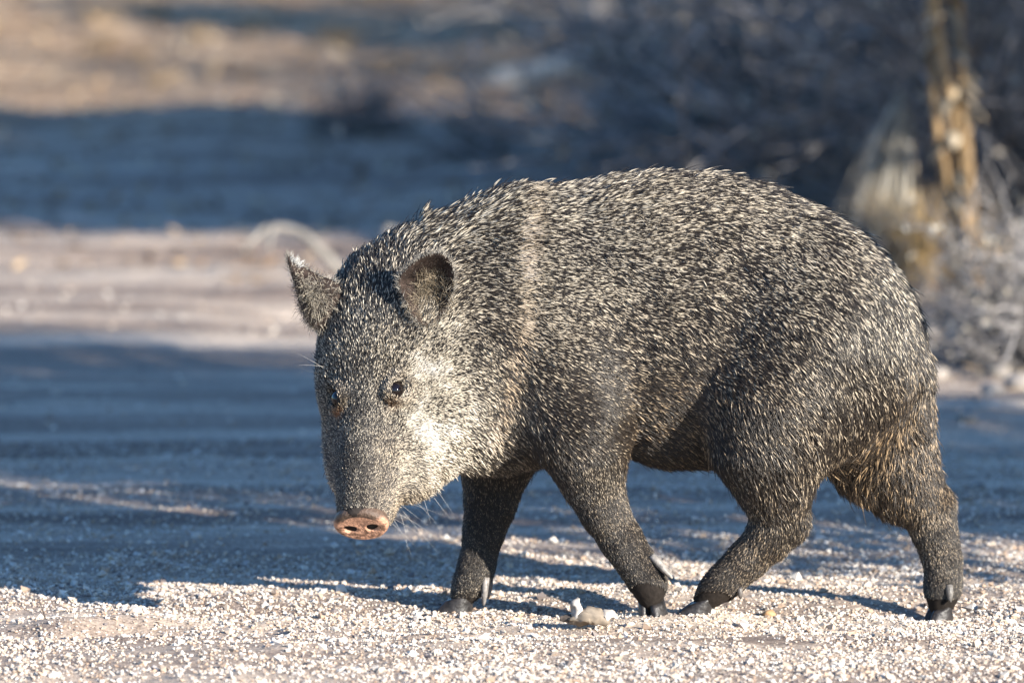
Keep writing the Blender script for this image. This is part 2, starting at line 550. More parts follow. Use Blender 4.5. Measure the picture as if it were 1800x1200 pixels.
# --- head loft
HT = np.array([  # s, half width, dorsal, ventral
    (-.055, .036, .032, .040), (-.03, .060, .050, .075), (0.0, .066, .056, .090), (.045, .062, .055, .098), (.085, .0555, .052, .096), (.115, .0495, .049, .090),
    (.15, .0415, .045, .080), (.19, .0365, .041, .066), (.225, .0325, .0365, .052), (.26, .0292, .0325, .040), (HL - .012, .0285, .0290, .031), (HL, .0270, .0270, .027)])
def head():
    lo = np.minimum(HEAD0, NOSE) - .12; hi = np.maximum(HEAD0, NOSE) + .12
    sl, X, Y, Z = fld.box(lo, hi, 0.0)
    dx, dy, dz = X - HEAD0[0], Y - HEAD0[1], Z - HEAD0[2]
    s = dx * ha[0] + dy * ha[1] + dz * ha[2]
    b = dx * hu[0] + dy * hu[1] + dz * hu[2]
    c = dx * hv[0] + dy * hv[1] + dz * hv[2]
    g = np.linspace(-.08, HL + .03, 200)
    def sm(k):
        v = np.interp(g, HT[:, 0], HT[:, k]); v = np.convolve(np.pad(v, 7, mode='edge'), np.ones(15) / 15, 'valid')
        return np.interp(s, g, v)
    w, dd, vv = sm(1), sm(2), sm(3)
    hb = np.where(b > 0, dd, vv)
    e = np.where(b > 0, 2.2 - .42 * np.clip((s - .08) / .08, 0, 1), 2.3)
    rr = ((np.abs(c) / w) ** e + (np.abs(b) / hb) ** e) ** (1 / e)
    d = (rr - 1) * np.minimum(w, hb)
    d = np.maximum(d, np.maximum(s - HL, -.055 - s))
    fld.blend(sl, d.astype(np.float32), 0.030)
head()
HA = (ha, hu, hv)
for sg in (1, -1):
    fld.ellipsoid(HP(.120, -.050, sg * (.040 if sg > 0 else .030)), HA, (.100, .058, .040), 0.035)       # jowl
    fld.ellipsoid(HP(.075, .012, sg * .046), HA, (.050, .022, .018), 0.020)        # brow and cheek bone
    fld.ellipsoid(HP(.225, -.022, sg * .010), HA, (.055, .020, .018), 0.020)       # lips
fld.ellipsoid(HP(.175, -.052, 0), HA, (.060, .018, .024), 0.015)                   # chin
fld.ellipsoid(HP(.02, .028, 0), HA, (.07, .03, .045), 0.03)                        # forehead
# eye sockets and lids
EYES = []
for sg, ss, bb in ((1, .117, .033), (-1, .124, .036)):
    # walk outwards to the surface
    best = None
    for cc in np.linspace(.02, .09, 141):
        p = HP(ss, bb, sg * cc)
        i = np.round((p - fld.lo) / fld.h).astype(int)
        if fld.f[tuple(i)] > 0: break
    EYES.append((sg, HP(ss, bb, sg * (cc - .006))))
for sg, p in EYES:
    out = nrm(hv * sg + hu * .55)
    along = nrm(ha * .8 + hu * .55)
    along = nrm(along - np.dot(along, out) * out)
    acr = np.cross(out, along)
    fld.ellipsoid(p + out * .002, (along, acr, out), (.0185, .0150, .0092), 0.010)        # swollen lids
    fld.ellipsoid(p - ha * .013 + out * .002, (along, acr, out), (.016, .007, .007), 0.008)   # brow
    fld.ellipsoid(p + out * .011, (along, acr, out), (.0150, .0098, .0135), 0.003, True)  # the slit
# --- legs (points with radii, then the two toes)
def W(px, py, y, r): return (Q(px, py, y), r)
LEGS = {
 "near_fore": [W(985, 640, -.075, 0.0720), W(1015, 730, -.082, 0.0600), W(1031, 800, -.080, 0.0427), W(1043, 850, -.076, 0.0292), W(1063, 900, -.072, 0.0233), W(1093, 950, -.069, 0.0199), W(1119, 990, -.067, 0.0174), W(1137, 1015, -.066, 0.0149), W(1141, 1030, -.066, 0.0141), W(1145, 1058, -.066, 0.0118)],
 "far_fore": [W(930, 690, .070, 0.0620), W(880, 780, .066, 0.0475), W(868, 840, .062, 0.0313), W(861, 890, .058, 0.0242), W(849, 940, .056, 0.0186), W(840, 985, .055, 0.0152), W(834, 1008, .055, 0.0150), W(821, 1034, .055, 0.0127), W(809, 1054, .055, 0.0103)],
 "near_hind": [W(1400, 600, -.060, 0.1000), W(1355, 700, -.075, 0.0840), W(1350, 780, -.078, 0.0640), W(1362, 850, -.074, 0.0418), W(1370, 905, -.070, 0.0254), W(1352, 945, -.067, 0.0215), W(1312, 985, -.064, 0.0181), W(1277, 1018, -.062, 0.0161), W(1254, 1039, -.060, 0.0127), W(1235, 1058, -.060, 0.0103)],
 "far_hind": [W(1490, 610, .060, 0.0850), W(1520, 700, .066, 0.0780), W(1548, 785, .066, 0.0640), W(1590, 850, .062, 0.0413), W(1630, 895, .058, 0.0254), W(1645, 940, .056, 0.0208), W(1657, 985, .055, 0.0178), W(1659, 1025, .055, 0.0156), W(1656, 1042, .055, 0.0141), W(1653, 1070, .055, 0.0122)],
}
for n_, pts in LEGS.items():
    fld.chain(pts, 0.022)
# haunch, shoulder, flank fold, belly
fld.ellipsoid(Q(1432, 600, -.045), I3, (.108, .085, .140), 0.05)
fld.ellipsoid(Q(1462, 605, .045), I3, (.100, .080, .135), 0.05)
fld.ellipsoid(Q(990, 620, -.060), (nrm((1, 0, -.5)), I3[1], nrm((.5, 0, 1))), (.080, .058, .120), 0.04)
fld.ellipsoid(Q(960, 620, .060), I3, (.080, .055, .120), 0.04)
fld.cone(Q(1180, 735, 0), Q(1330, 740, 0), .055, .055, 0.04)
# hock points and knees
fld.ellipsoid(Q(1397, 915, -.070), I3, (.014, .014, .022), 0.015)
fld.ellipsoid(Q(1650, 890, .058), I3, (.014, .014, .022), 0.015)
# --- toes
TOES = {"near_fore": ((1140, 1040), (1147, 1076), .05), "far_fore": ((824, 1030), (800, 1066), .3),
        "near_hind": ((1252, 1040), (1222, 1068), .5), "far_hind": ((1654, 1050), (1648, 1088), .05)}

V, F = fld.mesh()
# relax
def relax(V, F, it, lam):
    e = np.vstack([F[:, [0, 1]], F[:, [1, 2]], F[:, [2, 3]], F[:, [3, 0]]])
    n = len(V)
    deg = np.bincount(e.ravel(), minlength=n)
    for _ in range(it):
        S = np.zeros_like(V)
        for k in range(3):
            S[:, k] = np.bincount(e[:, 0], V[e[:, 1], k], n) + np.bincount(e[:, 1], V[e[:, 0], k], n)
        V = V + lam * (S / np.maximum(1, deg)[:, None] - V)
    return V
V = relax(V, F, 3, 0.5)
BODY_V, BODY_F = V, F
print("body", len(V), len(F))
pecc = thing("peccary", "grizzled grey-black collared peccary walking across the gravel, head lowered towards the camera", "peccary", (float(Q(1150, 1080, 0)[0]), 0, 0.0))
PB = np.array(pecc.location)

# --- the coat map: photo position, depth, lie of the hair (right, down, towards camera), length mm, pale share, tawny share, lift
CT = [
 # trunk, the side towards the camera
 (760, 395, -.03, .8, -.5, .0, 32, .50, .1, 0.302), (850, 375, -.03, 1, -.12, 0, 31, .50, .1, 0.216), (950, 350, -.04, 1, .0, 0, 29, .50, .15, 0.158), (1050, 325, -.04, 1, .0, 0, 28, .52, .2, 0.130),
 (1200, 310, -.04, 1, .08, 0, 28, .50, .25, 0.115), (1350, 345, -.05, 1, .42, 0, 28, .44, .25, 0.115), (1470, 420, -.05, .85, .75, 0, 28, .42, .2, 0.115), (1570, 520, -.04, .6, 1, 0, 28, .42, .1, 0.115), (1615, 620, -.02, .2, 1, 0, 28, .36, .3, 0.144),
 (860, 480, -.10, .9, .15, 0, 24, .46, .2, 0.144), (1000, 470, -.11, 1, .12, 0, 24, .50, .15, 0.115), (1150, 470, -.12, 1, .2, 0, 24, .50, .2, 0.115), (1300, 480, -.12, 1, .42, 0, 25, .47, .25, 0.115), (1430, 520, -.11, .85, .75, 0, 25, .42, .2, 0.115), (1540, 580, -.09, .6, 1, 0, 26, .42, .1, 0.115),
 (880, 620, -.13, .8, .5, 0, 21, .50, .3, 0.144), (1000, 600, -.13, 1, .32, 0, 21, .46, .2, 0.115), (1120, 600, -.14, 1, .35, 0, 23, .46, .3, 0.115), (1250, 610, -.14, .9, .5, 0, 23, .40, .35, 0.115), (1370, 640, -.14, .75, .8, 0, 24, .42, .3, 0.115), (1480, 660, -.12, .6, 1, 0, 25, .36, .2, 0.130), (1585, 690, -.05, .15, 1, 0, 26, .36, .7, 0.180),
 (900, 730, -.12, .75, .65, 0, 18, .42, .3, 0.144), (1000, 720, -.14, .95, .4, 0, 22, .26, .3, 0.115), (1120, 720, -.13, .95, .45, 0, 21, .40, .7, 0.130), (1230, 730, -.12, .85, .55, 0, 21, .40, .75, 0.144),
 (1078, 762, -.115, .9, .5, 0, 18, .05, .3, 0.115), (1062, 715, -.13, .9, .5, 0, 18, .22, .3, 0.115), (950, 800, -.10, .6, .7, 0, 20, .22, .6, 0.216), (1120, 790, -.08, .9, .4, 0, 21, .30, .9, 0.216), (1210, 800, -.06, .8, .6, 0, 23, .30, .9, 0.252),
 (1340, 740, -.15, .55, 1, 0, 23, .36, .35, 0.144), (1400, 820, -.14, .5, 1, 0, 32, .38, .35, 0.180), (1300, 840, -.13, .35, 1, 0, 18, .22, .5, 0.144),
 (1540, 770, -.02, .03, 1, .1, 36, .50, .85, 0.216), (1610, 770, 0, .35, 1, 0, 26, .42, .7, 0.252), (1500, 830, 0, .1, 1, .1, 40, .45, .9, 0.216), (1570, 860, .02, .25, 1, 0, 26, .42, .8, 0.180),
 # legs
 (1050, 830, -.11, .35, 1, 0, 12, .26, .4, .2), (1075, 910, -.10, .4, 1, 0, 9, .15, .6, .2), (1125, 985, -.09, .45, 1, 0, 8, .14, .5, .25), (1142, 1040, -.085, .1, 1, 0, 5, .10, .4, .15),
 (870, 850, .02, .15, 1, 0, 13, .14, .7, .25), (860, 910, .02, .2, 1, 0, 11, .10, .7, .3), (845, 970, .03, .1, 1, 0, 8, .06, .5, .2), (815, 1042, .035, -.4, 1, 0, 5, .16, .3, .12),
 (1375, 900, -.10, .3, 1, 0, 17, .24, .5, .3), (1340, 950, -.09, -.2, 1, 0, 12, .24, .8, .25), (1295, 1005, -.085, -.5, 1, 0, 9, .20, .7, .25), (1243, 1052, -.08, -.8, .7, 0, 5, .12, .5, .12),
 (1630, 900, .02, .25, 1, 0, 16, .34, .7, .25), (1650, 960, .03, .2, 1, 0, 11, .22, .7, .22), (1655, 1010, .03, .1, 1, 0, 8, .14, .6, .2), (1655, 1058, .035, -.1, 1, 0, 5, .10, .4, .12),
]
CH = [  # head, in the head's own frame (s, b, c): lie along (-s, b, c)
 (-.02, .05, 0, 1, .35, 0, 24, .18, .05, .45), (.0, .04, .045, 1, .1, .2, 18, .42, .35, .25), (.0, .04, -.045, 1, .1, -.2, 16, .42, .3, .25), (.04, .055, 0, 1, .1, 0, 15, .32, .0, .25),
 (.07, .05, .03, 1, 0, .1, 12, .52, .15, .2), (.07, .05, -.03, 1, 0, -.1, 11, .40, .15, .2), (.10, .05, 0, 1, 0, 0, 11, .28, .0, .2), (.15, .045, 0, 1, 0, 0, 9, .14, .0, .2), (.15, .035, .03, 1, 0, .2, 9, .50, .15, .2), (.15, .035, -.03, 1, 0, -.2, 8, .42, .4, .2),
 (.20, .04, 0, 1, 0, 0, 7, .10, .05, .2), (.20, .02, .035, 1, -.1, .1, 7, .44, .35, .2), (.20, .02, -.035, 1, -.1, -.1, 7, .30, .5, .2), (.25, .032, 0, 1, 0, 0, 6, .12, .1, .2), (.25, .01, .03, 1, -.2, 0, 6, .42, .45, .2), (.25, .0, -.03, 1, -.2, 0, 5, .34, .55, .2), (.28, .03, 0, 1, 0, 0, 5, .16, .1, .15), (.28, -.01, .025, .8, -.6, 0, 6, .50, .6, .25),
 (.06, .0, .07, .5, -.8, .3, 16, .74, .0, .2), (.10, .02, .068, .7, -.4, .3, 8, .80, .08, .15), (.15, .0, .06, .4, -.9, .1, 11, .76, .0, .15), (.19, -.02, .05, .2, -1, .1, 12, .76, .15, .2), (.10, -.05, .09, .3, -1, .2, 20, .74, .10, .25), (.15, -.06, .08, .1, -1, .2, 22, .74, .12, .3), (.06, -.05, .09, .4, -1, .2, 22, .74, .05, .2),
 (.18, -.07, .05, 0, -1, .1, 24, .82, .2, .4), (.21, -.05, .03, .1, -1, .1, 14, .76, .4, .35), (.24, -.04, .02, .2, -1, 0, 10, .70, .5, .35),
 (.06, .0, -.07, .6, -.6, -.3, 14, .5, .3, .2), (.12, 0, -.065, .6, -.6, -.2, 8, .62, .45, .2), (.12, -.05, -.08, .3, -1, -.2, 20, .65, .4, .25), (.18, -.06, -.05, .1, -1, -.1, 22, .65, .4, .35),
 (.20, -.075, 0, 0, -1, 0, 24, .6, .4, .4),
]
ctrl_p, ctrl_d, ctrl_a = [], [], []
for (px, py, y, fx, fy, fc, ln, lt, tn, lf) in CT:
    p = Q(px, py, y); d = nrm((fx, -fc, -fy))
    ctrl_p.append(p); ctrl_d.append(d); ctrl_a.append((ln, lt, tn, lf))
    if y < -.03 and py < 850:
        ctrl_p.append(np.array([p[0], -p[1], p[2]])); ctrl_d.append(d); ctrl_a.append((ln, lt, tn, lf))
for (s_, b_, c_, fs, fb, fc, ln, lt, tn, lf) in CH:
    ctrl_p.append(HP(s_, b_, c_)); ctrl_d.append(nrm(-ha * fs + hu * fb + hv * fc)); ctrl_a.append((ln, lt, tn, lf))
ctrl_p = np.array(ctrl_p); ctrl_d = np.array(ctrl_d); ctrl_a = np.array(ctrl_a)
def coat(P):
    D = np.zeros((len(P), 3)); A = np.zeros((len(P), 4)); Wt = np.zeros(len(P))
    for p, d, a in zip(ctrl_p, ctrl_d, ctrl_a):
        w = 1.0 / (((P - p) ** 2).sum(1) + 0.0004) ** 2.2
        D += w[:, None] * d; A += w[:, None] * a; Wt += w
    return D / Wt[:, None], A / Wt[:, None]
# the collar: a pale band over the shoulder, from the withers down to the throat
COLL = [Q(922, 342, -.03), Q(914, 420, -.08), Q(911, 500, -.11), Q(908, 570, -.12), Q(898, 640, -.13), Q(880, 705, -.13), Q(858, 770, -.11)]
def collar(P):
    best = np.full(len(P), 9.0)
    pa = np.abs(P[:, 1])
    for a, b in zip(COLL[:-1], COLL[1:]):
        a2 = np.array([a[0], a[2]]); ab = np.array([b[0], b[2]]) - a2
        t = np.clip(((P[:, 0] - a2[0]) * ab[0] + (P[:, 2] - a2[1]) * ab[1]) / (ab @ ab), 0, 1)
        best = np.minimum(best, np.hypot(P[:, 0] - a2[0] - t * ab[0], P[:, 2] - a2[1] - t * ab[1]))
    return np.exp(-(best / .0125) ** 2)

DARK = np.array([.0150, .0118, .0102]); CREAM = np.array([.67, .59, .465]); TAWNY = np.array([.42, .285, .16]); WHITE = np.array([.66, .645, .61])
UNDER = np.array([.016, .0135, .0125])

_, A_ = coat(BODY_V)
hl = (BODY_V - HEAD0) @ ha
head_w = np.clip((hl - .0) / .05, 0, 1) * (BODY_V[:, 1] < -.03) * (BODY_V[:, 0] < HEAD0[0] + .13)
skin = UNDER + (A_[:, 1] ** 2)[:, None] * (CREAM - UNDER) * .12 + (A_[:, 2] * A_[:, 1])[:, None] * (TAWNY - UNDER) * .25
snt = np.clip((hl - (HL - .05)) / .03, 0, 1)[:, None] * (np.linalg.norm(BODY_V - NOSE, axis=1) < .09)[:, None]
skin = skin * (1 - snt) + snt * np.array([.034, .028, .025])
for sg, p in EYES:
    w = np.exp(-(np.linalg.norm(BODY_V - p, axis=1) / .0150) ** 4)[:, None]
    skin = skin * (1 - w) + w * np.array([.020, .015, .013])
body = mesh_np("body", BODY_V - PB, BODY_F, M_skin, True, pecc, skin)

# --- eyes
def uv_sphere(c, r, nu=28, nv=18):
    th = np.linspace(0, PI, nv); ph = np.arange(nu) * 2 * PI / nu
    Vv = np.stack([np.sin(th)[:, None] * np.cos(ph), np.sin(th)[:, None] * np.sin(ph), np.repeat(np.cos(th)[:, None], nu, 1)], -1).reshape(-1, 3) * r + c
    i = (np.arange(nv - 1)[:, None] * nu); j = np.arange(nu)[None]; k = (j + 1) % nu
    Fq = np.stack([i + j, i + k, i + nu + k, i + nu + j], -1).reshape(-1, 4)[:, ::-1]
    return Vv, Fq
m_eye, nt_, b_ = new_mat("eye")
b_.inputs["Roughness"].default_value = 0.04
b_.inputs["Specular IOR Level"].default_value = 0.5
_nz = nt_.nodes.new("ShaderNodeTexNoise"); _nz.inputs["Scale"].default_value = 220
_rp = nt_.nodes.new("ShaderNodeValToRGB"); _rp.color_ramp.elements[0].color = (.003, .002, .002, 1); _rp.color_ramp.elements[1].color = (.009, .005, .004, 1)
nt_.links.new(_nz.outputs["Fac"], _rp.inputs[0]); nt_.links.new(_rp.outputs[0], b_.inputs["Base Color"])
for sg, p in EYES:
    out = nrm(hv * sg + hu * .55)
    Vv, Fq = uv_sphere(p - out * .0014, .0128)
    mesh_np("eye", Vv - PB, Fq, m_eye, True, pecc)

# --- snout disc with two nostrils
def build_snout():
    nd = nrm(ha + hu * .20)
    up = nrm(hu - np.dot(hu, nd) * nd); lat = np.cross(nd, up)
    if lat[0] < 0: lat = -lat
    na = 72
    prof = [(-.030, .80), (-.022, .86), (-.015, .92), (-.009, 1.02), (-.004, 1.07), (.0, 1.06), (.003, 1.0), (.0042, .92)] + [(.0042, r) for r in np.linspace(.86, .0, 20)]
    rg = np.random.default_rng(5)
    an = np.arange(na) * 2 * PI / na
    Vv, C = [], []
    for s_, r in prof:
        rx, ry = .0325, .0275
        x = np.cos(an) * rx * r; y = np.sin(an) * ry * r
        # disc is broader below, gently notched on top
        x = x * (1.0 - .10 * np.clip(np.sin(an), 0, 1)) ; y = y * (1 - .06 * np.exp(-((an - PI / 2) / .5) ** 2))
        s = np.full(na, s_)
        if s_ < -.01:
            s = s + .004 * np.sin(np.arange(na) * 0)      # neck of the disc
        dn = np.minimum(np.hypot((x - .0145 - .25 * (y + .004)) / .0066, (y + .004) / .0050), np.hypot((x + .0145 + .25 * (y + .004)) / .0066, (y + .004) / .0050))
        if s_ >= 0:
            s = s - .010 * np.exp(-dn ** 3) + .0006 * np.exp(-((dn - 1.35) / .45) ** 2) - .002 * (1 - r) ** 2
        p = NOSE + nd * s[:, None] + up * y[:, None] + lat * x[:, None]
        Vv.append(p)
        pink = np.array([.52, .285, .185]); brown = np.array([.10, .066, .048]); black = np.array([.012, .008, .007])
        face = np.clip((s_ + .003) / .004, 0, 1)
        mott = N1(p * 260); m2 = N2(p * 420)
        c = np.where(((mott > .20) & (y < .003))[:, None], pink * .42, pink * (1 + .18 * m2[:, None]))
        rimtop = np.clip((y / ry - .28) / .25, 0, 1)[:, None] * (1.0 if s_ < .004 or r > .74 else 0.0)
        back = 1 - face
        c = c * (1 - rimtop) + rimtop * brown
        c = c * (1 - back) + back * (brown * 1.0 + (y < 0)[:, None] * np.array([.10, .05, .035]))
        nn = np.exp(-(dn / .9) ** 4)[:, None] * (s_ >= 0)
        c = c * (1 - nn) + nn * black
        C.append(np.clip(c, .004, 1))
    n = len(prof)
    Vv = np.vstack(Vv); C = np.vstack(C)
    i = np.arange(n - 1)[:, None] * na; j = np.arange(na)[None]; k = (j + 1) % na
    Fq = np.stack([i + j, i + k, i + na + k, i + na + j], -1).reshape(-1, 4)
    o = mesh_np("snout", Vv - PB, Fq, M_nose, True, pecc, C)
    o["label"] = "flat pinkish brown snout disc with two dark nostrils"
    # make sure the faces look outwards
    me = o.data
    me.calc_loop_triangles()
    fn = np.zeros(3)
    for pl in list(me.polygons)[-na * 3:]:
        fn += np.array(pl.normal)
    if fn @ nd < 0: me.flip_normals()
build_snout()

# --- ears: cupped shells
def closed_curve(pts, n):
    pts = np.asarray(pts, float); m = len(pts)
    t = np.linspace(0, m, n, endpoint=False); i = t.astype(int); u = (t - i)[:, None]
    p0, p1, p2, p3 = pts[(i - 1) % m], pts[i % m], pts[(i + 1) % m], pts[(i + 2) % m]
    return .5 * ((2 * p1) + (-p0 + p2) * u + (2 * p0 - 5 * p1 + 4 * p2 - p3) * u ** 2 + (-p0 + 3 * p1 - 3 * p2 + p3) * u ** 3)
def build_ear(out_px, cen_px, y0, cup, bulge_axis, dark_fn, name="ear"):
    oc = closed_curve([Q(a, b, y0 + c) for a, b, c in out_px], 56)
    cen = Q(cen_px[0], cen_px[1], y0 + cen_px[2])
    nr = 11
    rs = np.linspace(0, 1, nr)[1:]
    ring = np.vstack([cen + (oc - cen) * r + np.asarray(bulge_axis) * cup * (1 - r ** 2.2) for r in rs])
    na = 56
    Vf = np.vstack([cen + np.asarray(bulge_axis) * cup, ring])
    Vb = Vf + np.asarray(bulge_axis) * .0045
    j = np.arange(na); k = (j + 1) % na
    F3 = np.stack([np.zeros(na, int), 1 + j, 1 + k], 1)
    F4 = []
    for r in range(nr - 2):
        a = 1 + r * na
        F4.append(np.stack([a + j, a + na + j, a + na + k, a + k], 1))
    F4 = np.vstack(F4)
    nV = len(Vf)
    last = 1 + (nr - 2) * na
    rim = np.stack([last + j, nV + last + j, nV + last + k, last + k], 1)
    VV = np.vstack([Vf, Vb])
    C = np.vstack([dark_fn(Vf), np.full((nV, 3), .03)])
    o = mesh_np(name, VV - PB, [np.vstack([F3, F3[:, ::-1] + nV]), np.vstack([F4, F4[:, ::-1] + nV, rim])], M_skin, True, pecc, C)
    return o, oc, cen, Vf
def surf_y(px, py):
    d = ray(px, py)
    for t in np.linspace((-.30 - CAM[1]) / d[1], (.15 - CAM[1]) / d[1], 900):
        p = CAM + d * t
        i = np.round((p - fld.lo) / fld.h).astype(int)
        if np.all(i >= 0) and np.all(i < fld.n) and fld.f[tuple(i)] < 0: return float(p[1])
    return 0.0
EAR_N_Y = surf_y(725, 545) - .014; EAR_F_Y = surf_y(590, 545) + .008
print("ear depth", EAR_N_Y, EAR_F_Y, surf_y(760, 510), surf_y(600,500))
def _c1(Vf):
    return np.tile(np.array([.042, .030, .025]), (len(Vf), 1)) * (1 + .4 * N1(Vf * 120)[:, None])
ear_n, oc_n, cen_n, vf_n = build_ear([(700, 494, .0), (722, 466, -.012), (750, 448, -.02), (776, 446, -.020), (793, 462, -.014), (798, 490, -.006), (794, 520, .0), (780, 550, .004), (752, 572, .0), (728, 560, -.004), (712, 528, -.002)],
                                     (757, 512, .0), EAR_N_Y, .022, nrm((-.15, 1, .05)), _c1)
ear_f, oc_f, cen_f, vf_f = build_ear([(505, 451, -.010), (523, 463, .0), (556, 482, .006), (596, 500, .0), (604, 535, -.006), (582, 575, -.006), (552, 578, -.01), (533, 552, -.014), (518, 505, -.014)],
                                     (548, 520, -.012), EAR_F_Y, -.010, nrm((.25, 1, .0)), _c1)

# --- hoofs
def hoof_toe(mb, top, sole, length, width, fwd, col):
    """a cloven half: rings from coronet to sole, pointed in front"""
    top = np.asarray(top, float); sole = np.asarray(sole, float)
    side = np.array([-fwd[1], fwd[0], 0.0])
    n, na = 7, 16
    an = np.arange(na) * 2 * PI / na
    Vv = []
    for i, t in enumerate(np.linspace(0, 1, n)):
        c = top + (sole - top) * t
        L = length * (.66 + .34 * t); w = width * (.86 + .14 * t)
        ca = np.cos(an)
        lx = np.where(ca > 0, ca * L * .60, ca * L * .42)
        ww = np.sin(an) * w * np.where(ca > 0, 1 - .45 * ca ** 2, 1.0)
        z = np.zeros(na) if i < n - 1 else np.zeros(na)
        Vv.append(c + np.outer(lx, fwd) + np.outer(ww, side) + np.outer(z + .006 * (1 - t) * (-ca), [0, 0, 1.0]))
    Vv = np.vstack(Vv + [top[None], sole[None]])
    i = np.arange(n - 1)[:, None] * na; j = np.arange(na)[None]; k = (j + 1) % na
    F4 = np.stack([i + j, i + na + j, i + na + k, i + k], -1).reshape(-1, 4)
    a = n * na; jj = np.arange(na); kk = (jj + 1) % na
    F3 = np.vstack([np.stack([np.full(na, a), jj, kk], 1), np.stack([np.full(na, a + 1), (n - 1) * na + kk, (n - 1) * na + jj], 1)])
    mb.add(Vv - PB, F3, F4, col)
HOOF = {  # coronet px, sole px, length m, yaw of the toe
 "near_fore": ((1145, 1054), (1150, 1083), .036, (-.35, -1)), "far_fore": ((812, 1046), (800, 1076), .050, (-1, -.12)),
 "near_hind": ((1238, 1052), (1222, 1078), .048, (-1, -.2)), "far_hind": ((1654, 1064), (1650, 1098), .042, (-.75, -.6))}
for k_, (tp, sl_, ln_, fw) in HOOF.items():
    y0 = FEET[k_][0][1]
    f2 = nrm((fw[0], fw[1], 0)); sd = np.array([-f2[1], f2[0], 0])
    for sg in (-1, 1):
        mb = MB()
        off = sd * sg * .0088 + f2 * (.003 if sg > 0 else -.002)
        hoof_toe(mb, Q(tp[0], tp[1], y0) + off * .85, Q(sl_[0], sl_[1], y0) + off - np.array([0, 0, .003]), ln_, .0108, f2, np.array([.022, .019, .018]) * (1.0 if sg > 0 else 1.4))
        mb.build("hoof", M_hoof, pecc)
def dewclaw(a, b, r, col):
    mb = MB()
    P = [np.asarray(a) + (np.asarray(b) - np.asarray(a)) * t for t in (0, .3, .6, .85, 1)]
    mb.tube(np.array(P) - PB, [r, r * 1.05, r * .9, r * .6, r * .2], 10, col, .75)
    mb.build("dewclaw", M_hoof, pecc)
dewclaw(Q(1146, 976, -.080), Q(1182, 1016, -.088), .0068, (.22, .20, .18))
dewclaw(Q(1146, 986, -.056), Q(1170, 1012, -.050), .0055, (.15, .13, .12))
dewclaw(Q(854, 1014, .042), Q(850, 1064, .038), .0064, (.20, .18, .165))
dewclaw(Q(862, 1015, .062), Q(858, 1052, .066), .0055, (.15, .13, .12))
dewclaw(Q(1668, 1028, .034), Q(1671, 1058, .028), .0062, (.17, .155, .14))
dewclaw(Q(1676, 1030, .064), Q(1680, 1056, .070), .0055, (.15, .13, .12))
dewclaw(Q(1300, 1030, -.075), Q(1302, 1052, -.080), .0050, (.10, .085, .075))
# ------------------------------------------------------------------ coat of bristles
def m_fur(name):
    m, nt, b = new_mat(name)
    at = nt.nodes.new("ShaderNodeAttribute"); at.attribute_name = "Col"
    nt.links.new(at.outputs["Color"], b.inputs["Base Color"])
    b.inputs["Roughness"].default_value = 0.42
    b.inputs["Specular IOR Level"].default_value = 0.50
    return m
M_fur = m_fur("bristle")
def hair_object(name, P, rad, colr, parent):
    """P (n,k,3), rad (n,k), colr (n,k,3)"""
    n, k = P.shape[:2]
    hc = bpy.data.hair_curves.new(name)
    hc.add_curves([k] * n)
    hc.attributes["position"].data.foreach_set("vector", np.ascontiguousarray(P, np.float32).ravel())
    ra = hc.attributes.get("radius") or hc.attributes.new("radius", 'FLOAT', 'POINT')
    ra.data.foreach_set("value", np.ascontiguousarray(rad, np.float32).ravel())
    ca = hc.attributes.new("Col", 'FLOAT_COLOR', 'POINT')
    c4 = np.ones((n, k, 4), np.float32); c4[..., :3] = colr
    ca.data.foreach_set("color", c4.ravel())
    hc.materials.append(M_fur)
    o = bpy.data.objects.new(name, hc)
    COL.objects.link(o)
    o.parent = parent
    return o
def sample_mesh(V, F, n, weight_fn, rg):
    T = np.vstack([F[:, [0, 1, 2]], F[:, [0, 2, 3]]])
    a, b, c = V[T[:, 0]], V[T[:, 1]], V[T[:, 2]]
    nn = np.cross(b - a, c - a); ar = np.linalg.norm(nn, axis=1) / 2
    cen = (a + b + c) / 3
    w = ar * weight_fn(cen)
    t = rg.choice(len(T), n, p=w / w.sum())
    r1 = np.sqrt(rg.random(n)); r2 = rg.random(n)
    return (1 - r1)[:, None] * a[t] + (r1 * (1 - r2))[:, None] * b[t] + (r1 * r2)[:, None] * c[t]
def unit(v): return v / np.maximum(1e-9, np.linalg.norm(v, axis=1))[:, None]

NHAIR = 520000
rg = np.random.default_rng(77)
def wfn(c):
    D, A = coat(c)
    w = np.clip((24.0 / A[:, 0]) ** 1.35, .75, 13.0)
    w *= np.where(c[:, 1] > .05, .55, 1.0)
    w *= c[:, 2] > .012
    for sg, p in EYES:
        out = nrm(hv * sg + hu * .55)
        rel = c - p
        al = nrm(ha * .8 + hu * .55)
        grow = 1.0 if sg > 0 else 1.2
        dd = np.sqrt((rel @ al / .0155) ** 2 + ((rel - np.outer(rel @ al, al)) ** 2).sum(1) / .0105 ** 2)
        w *= dd > grow
    w *= (c - NOSE) @ ha < -.008
    return w
Rt = sample_mesh(BODY_V, BODY_F, NHAIR, wfn, rg)
Nn = fld.grad(Rt)
D, A = coat(Rt)
n = NHAIR
O_ = np.zeros(n)
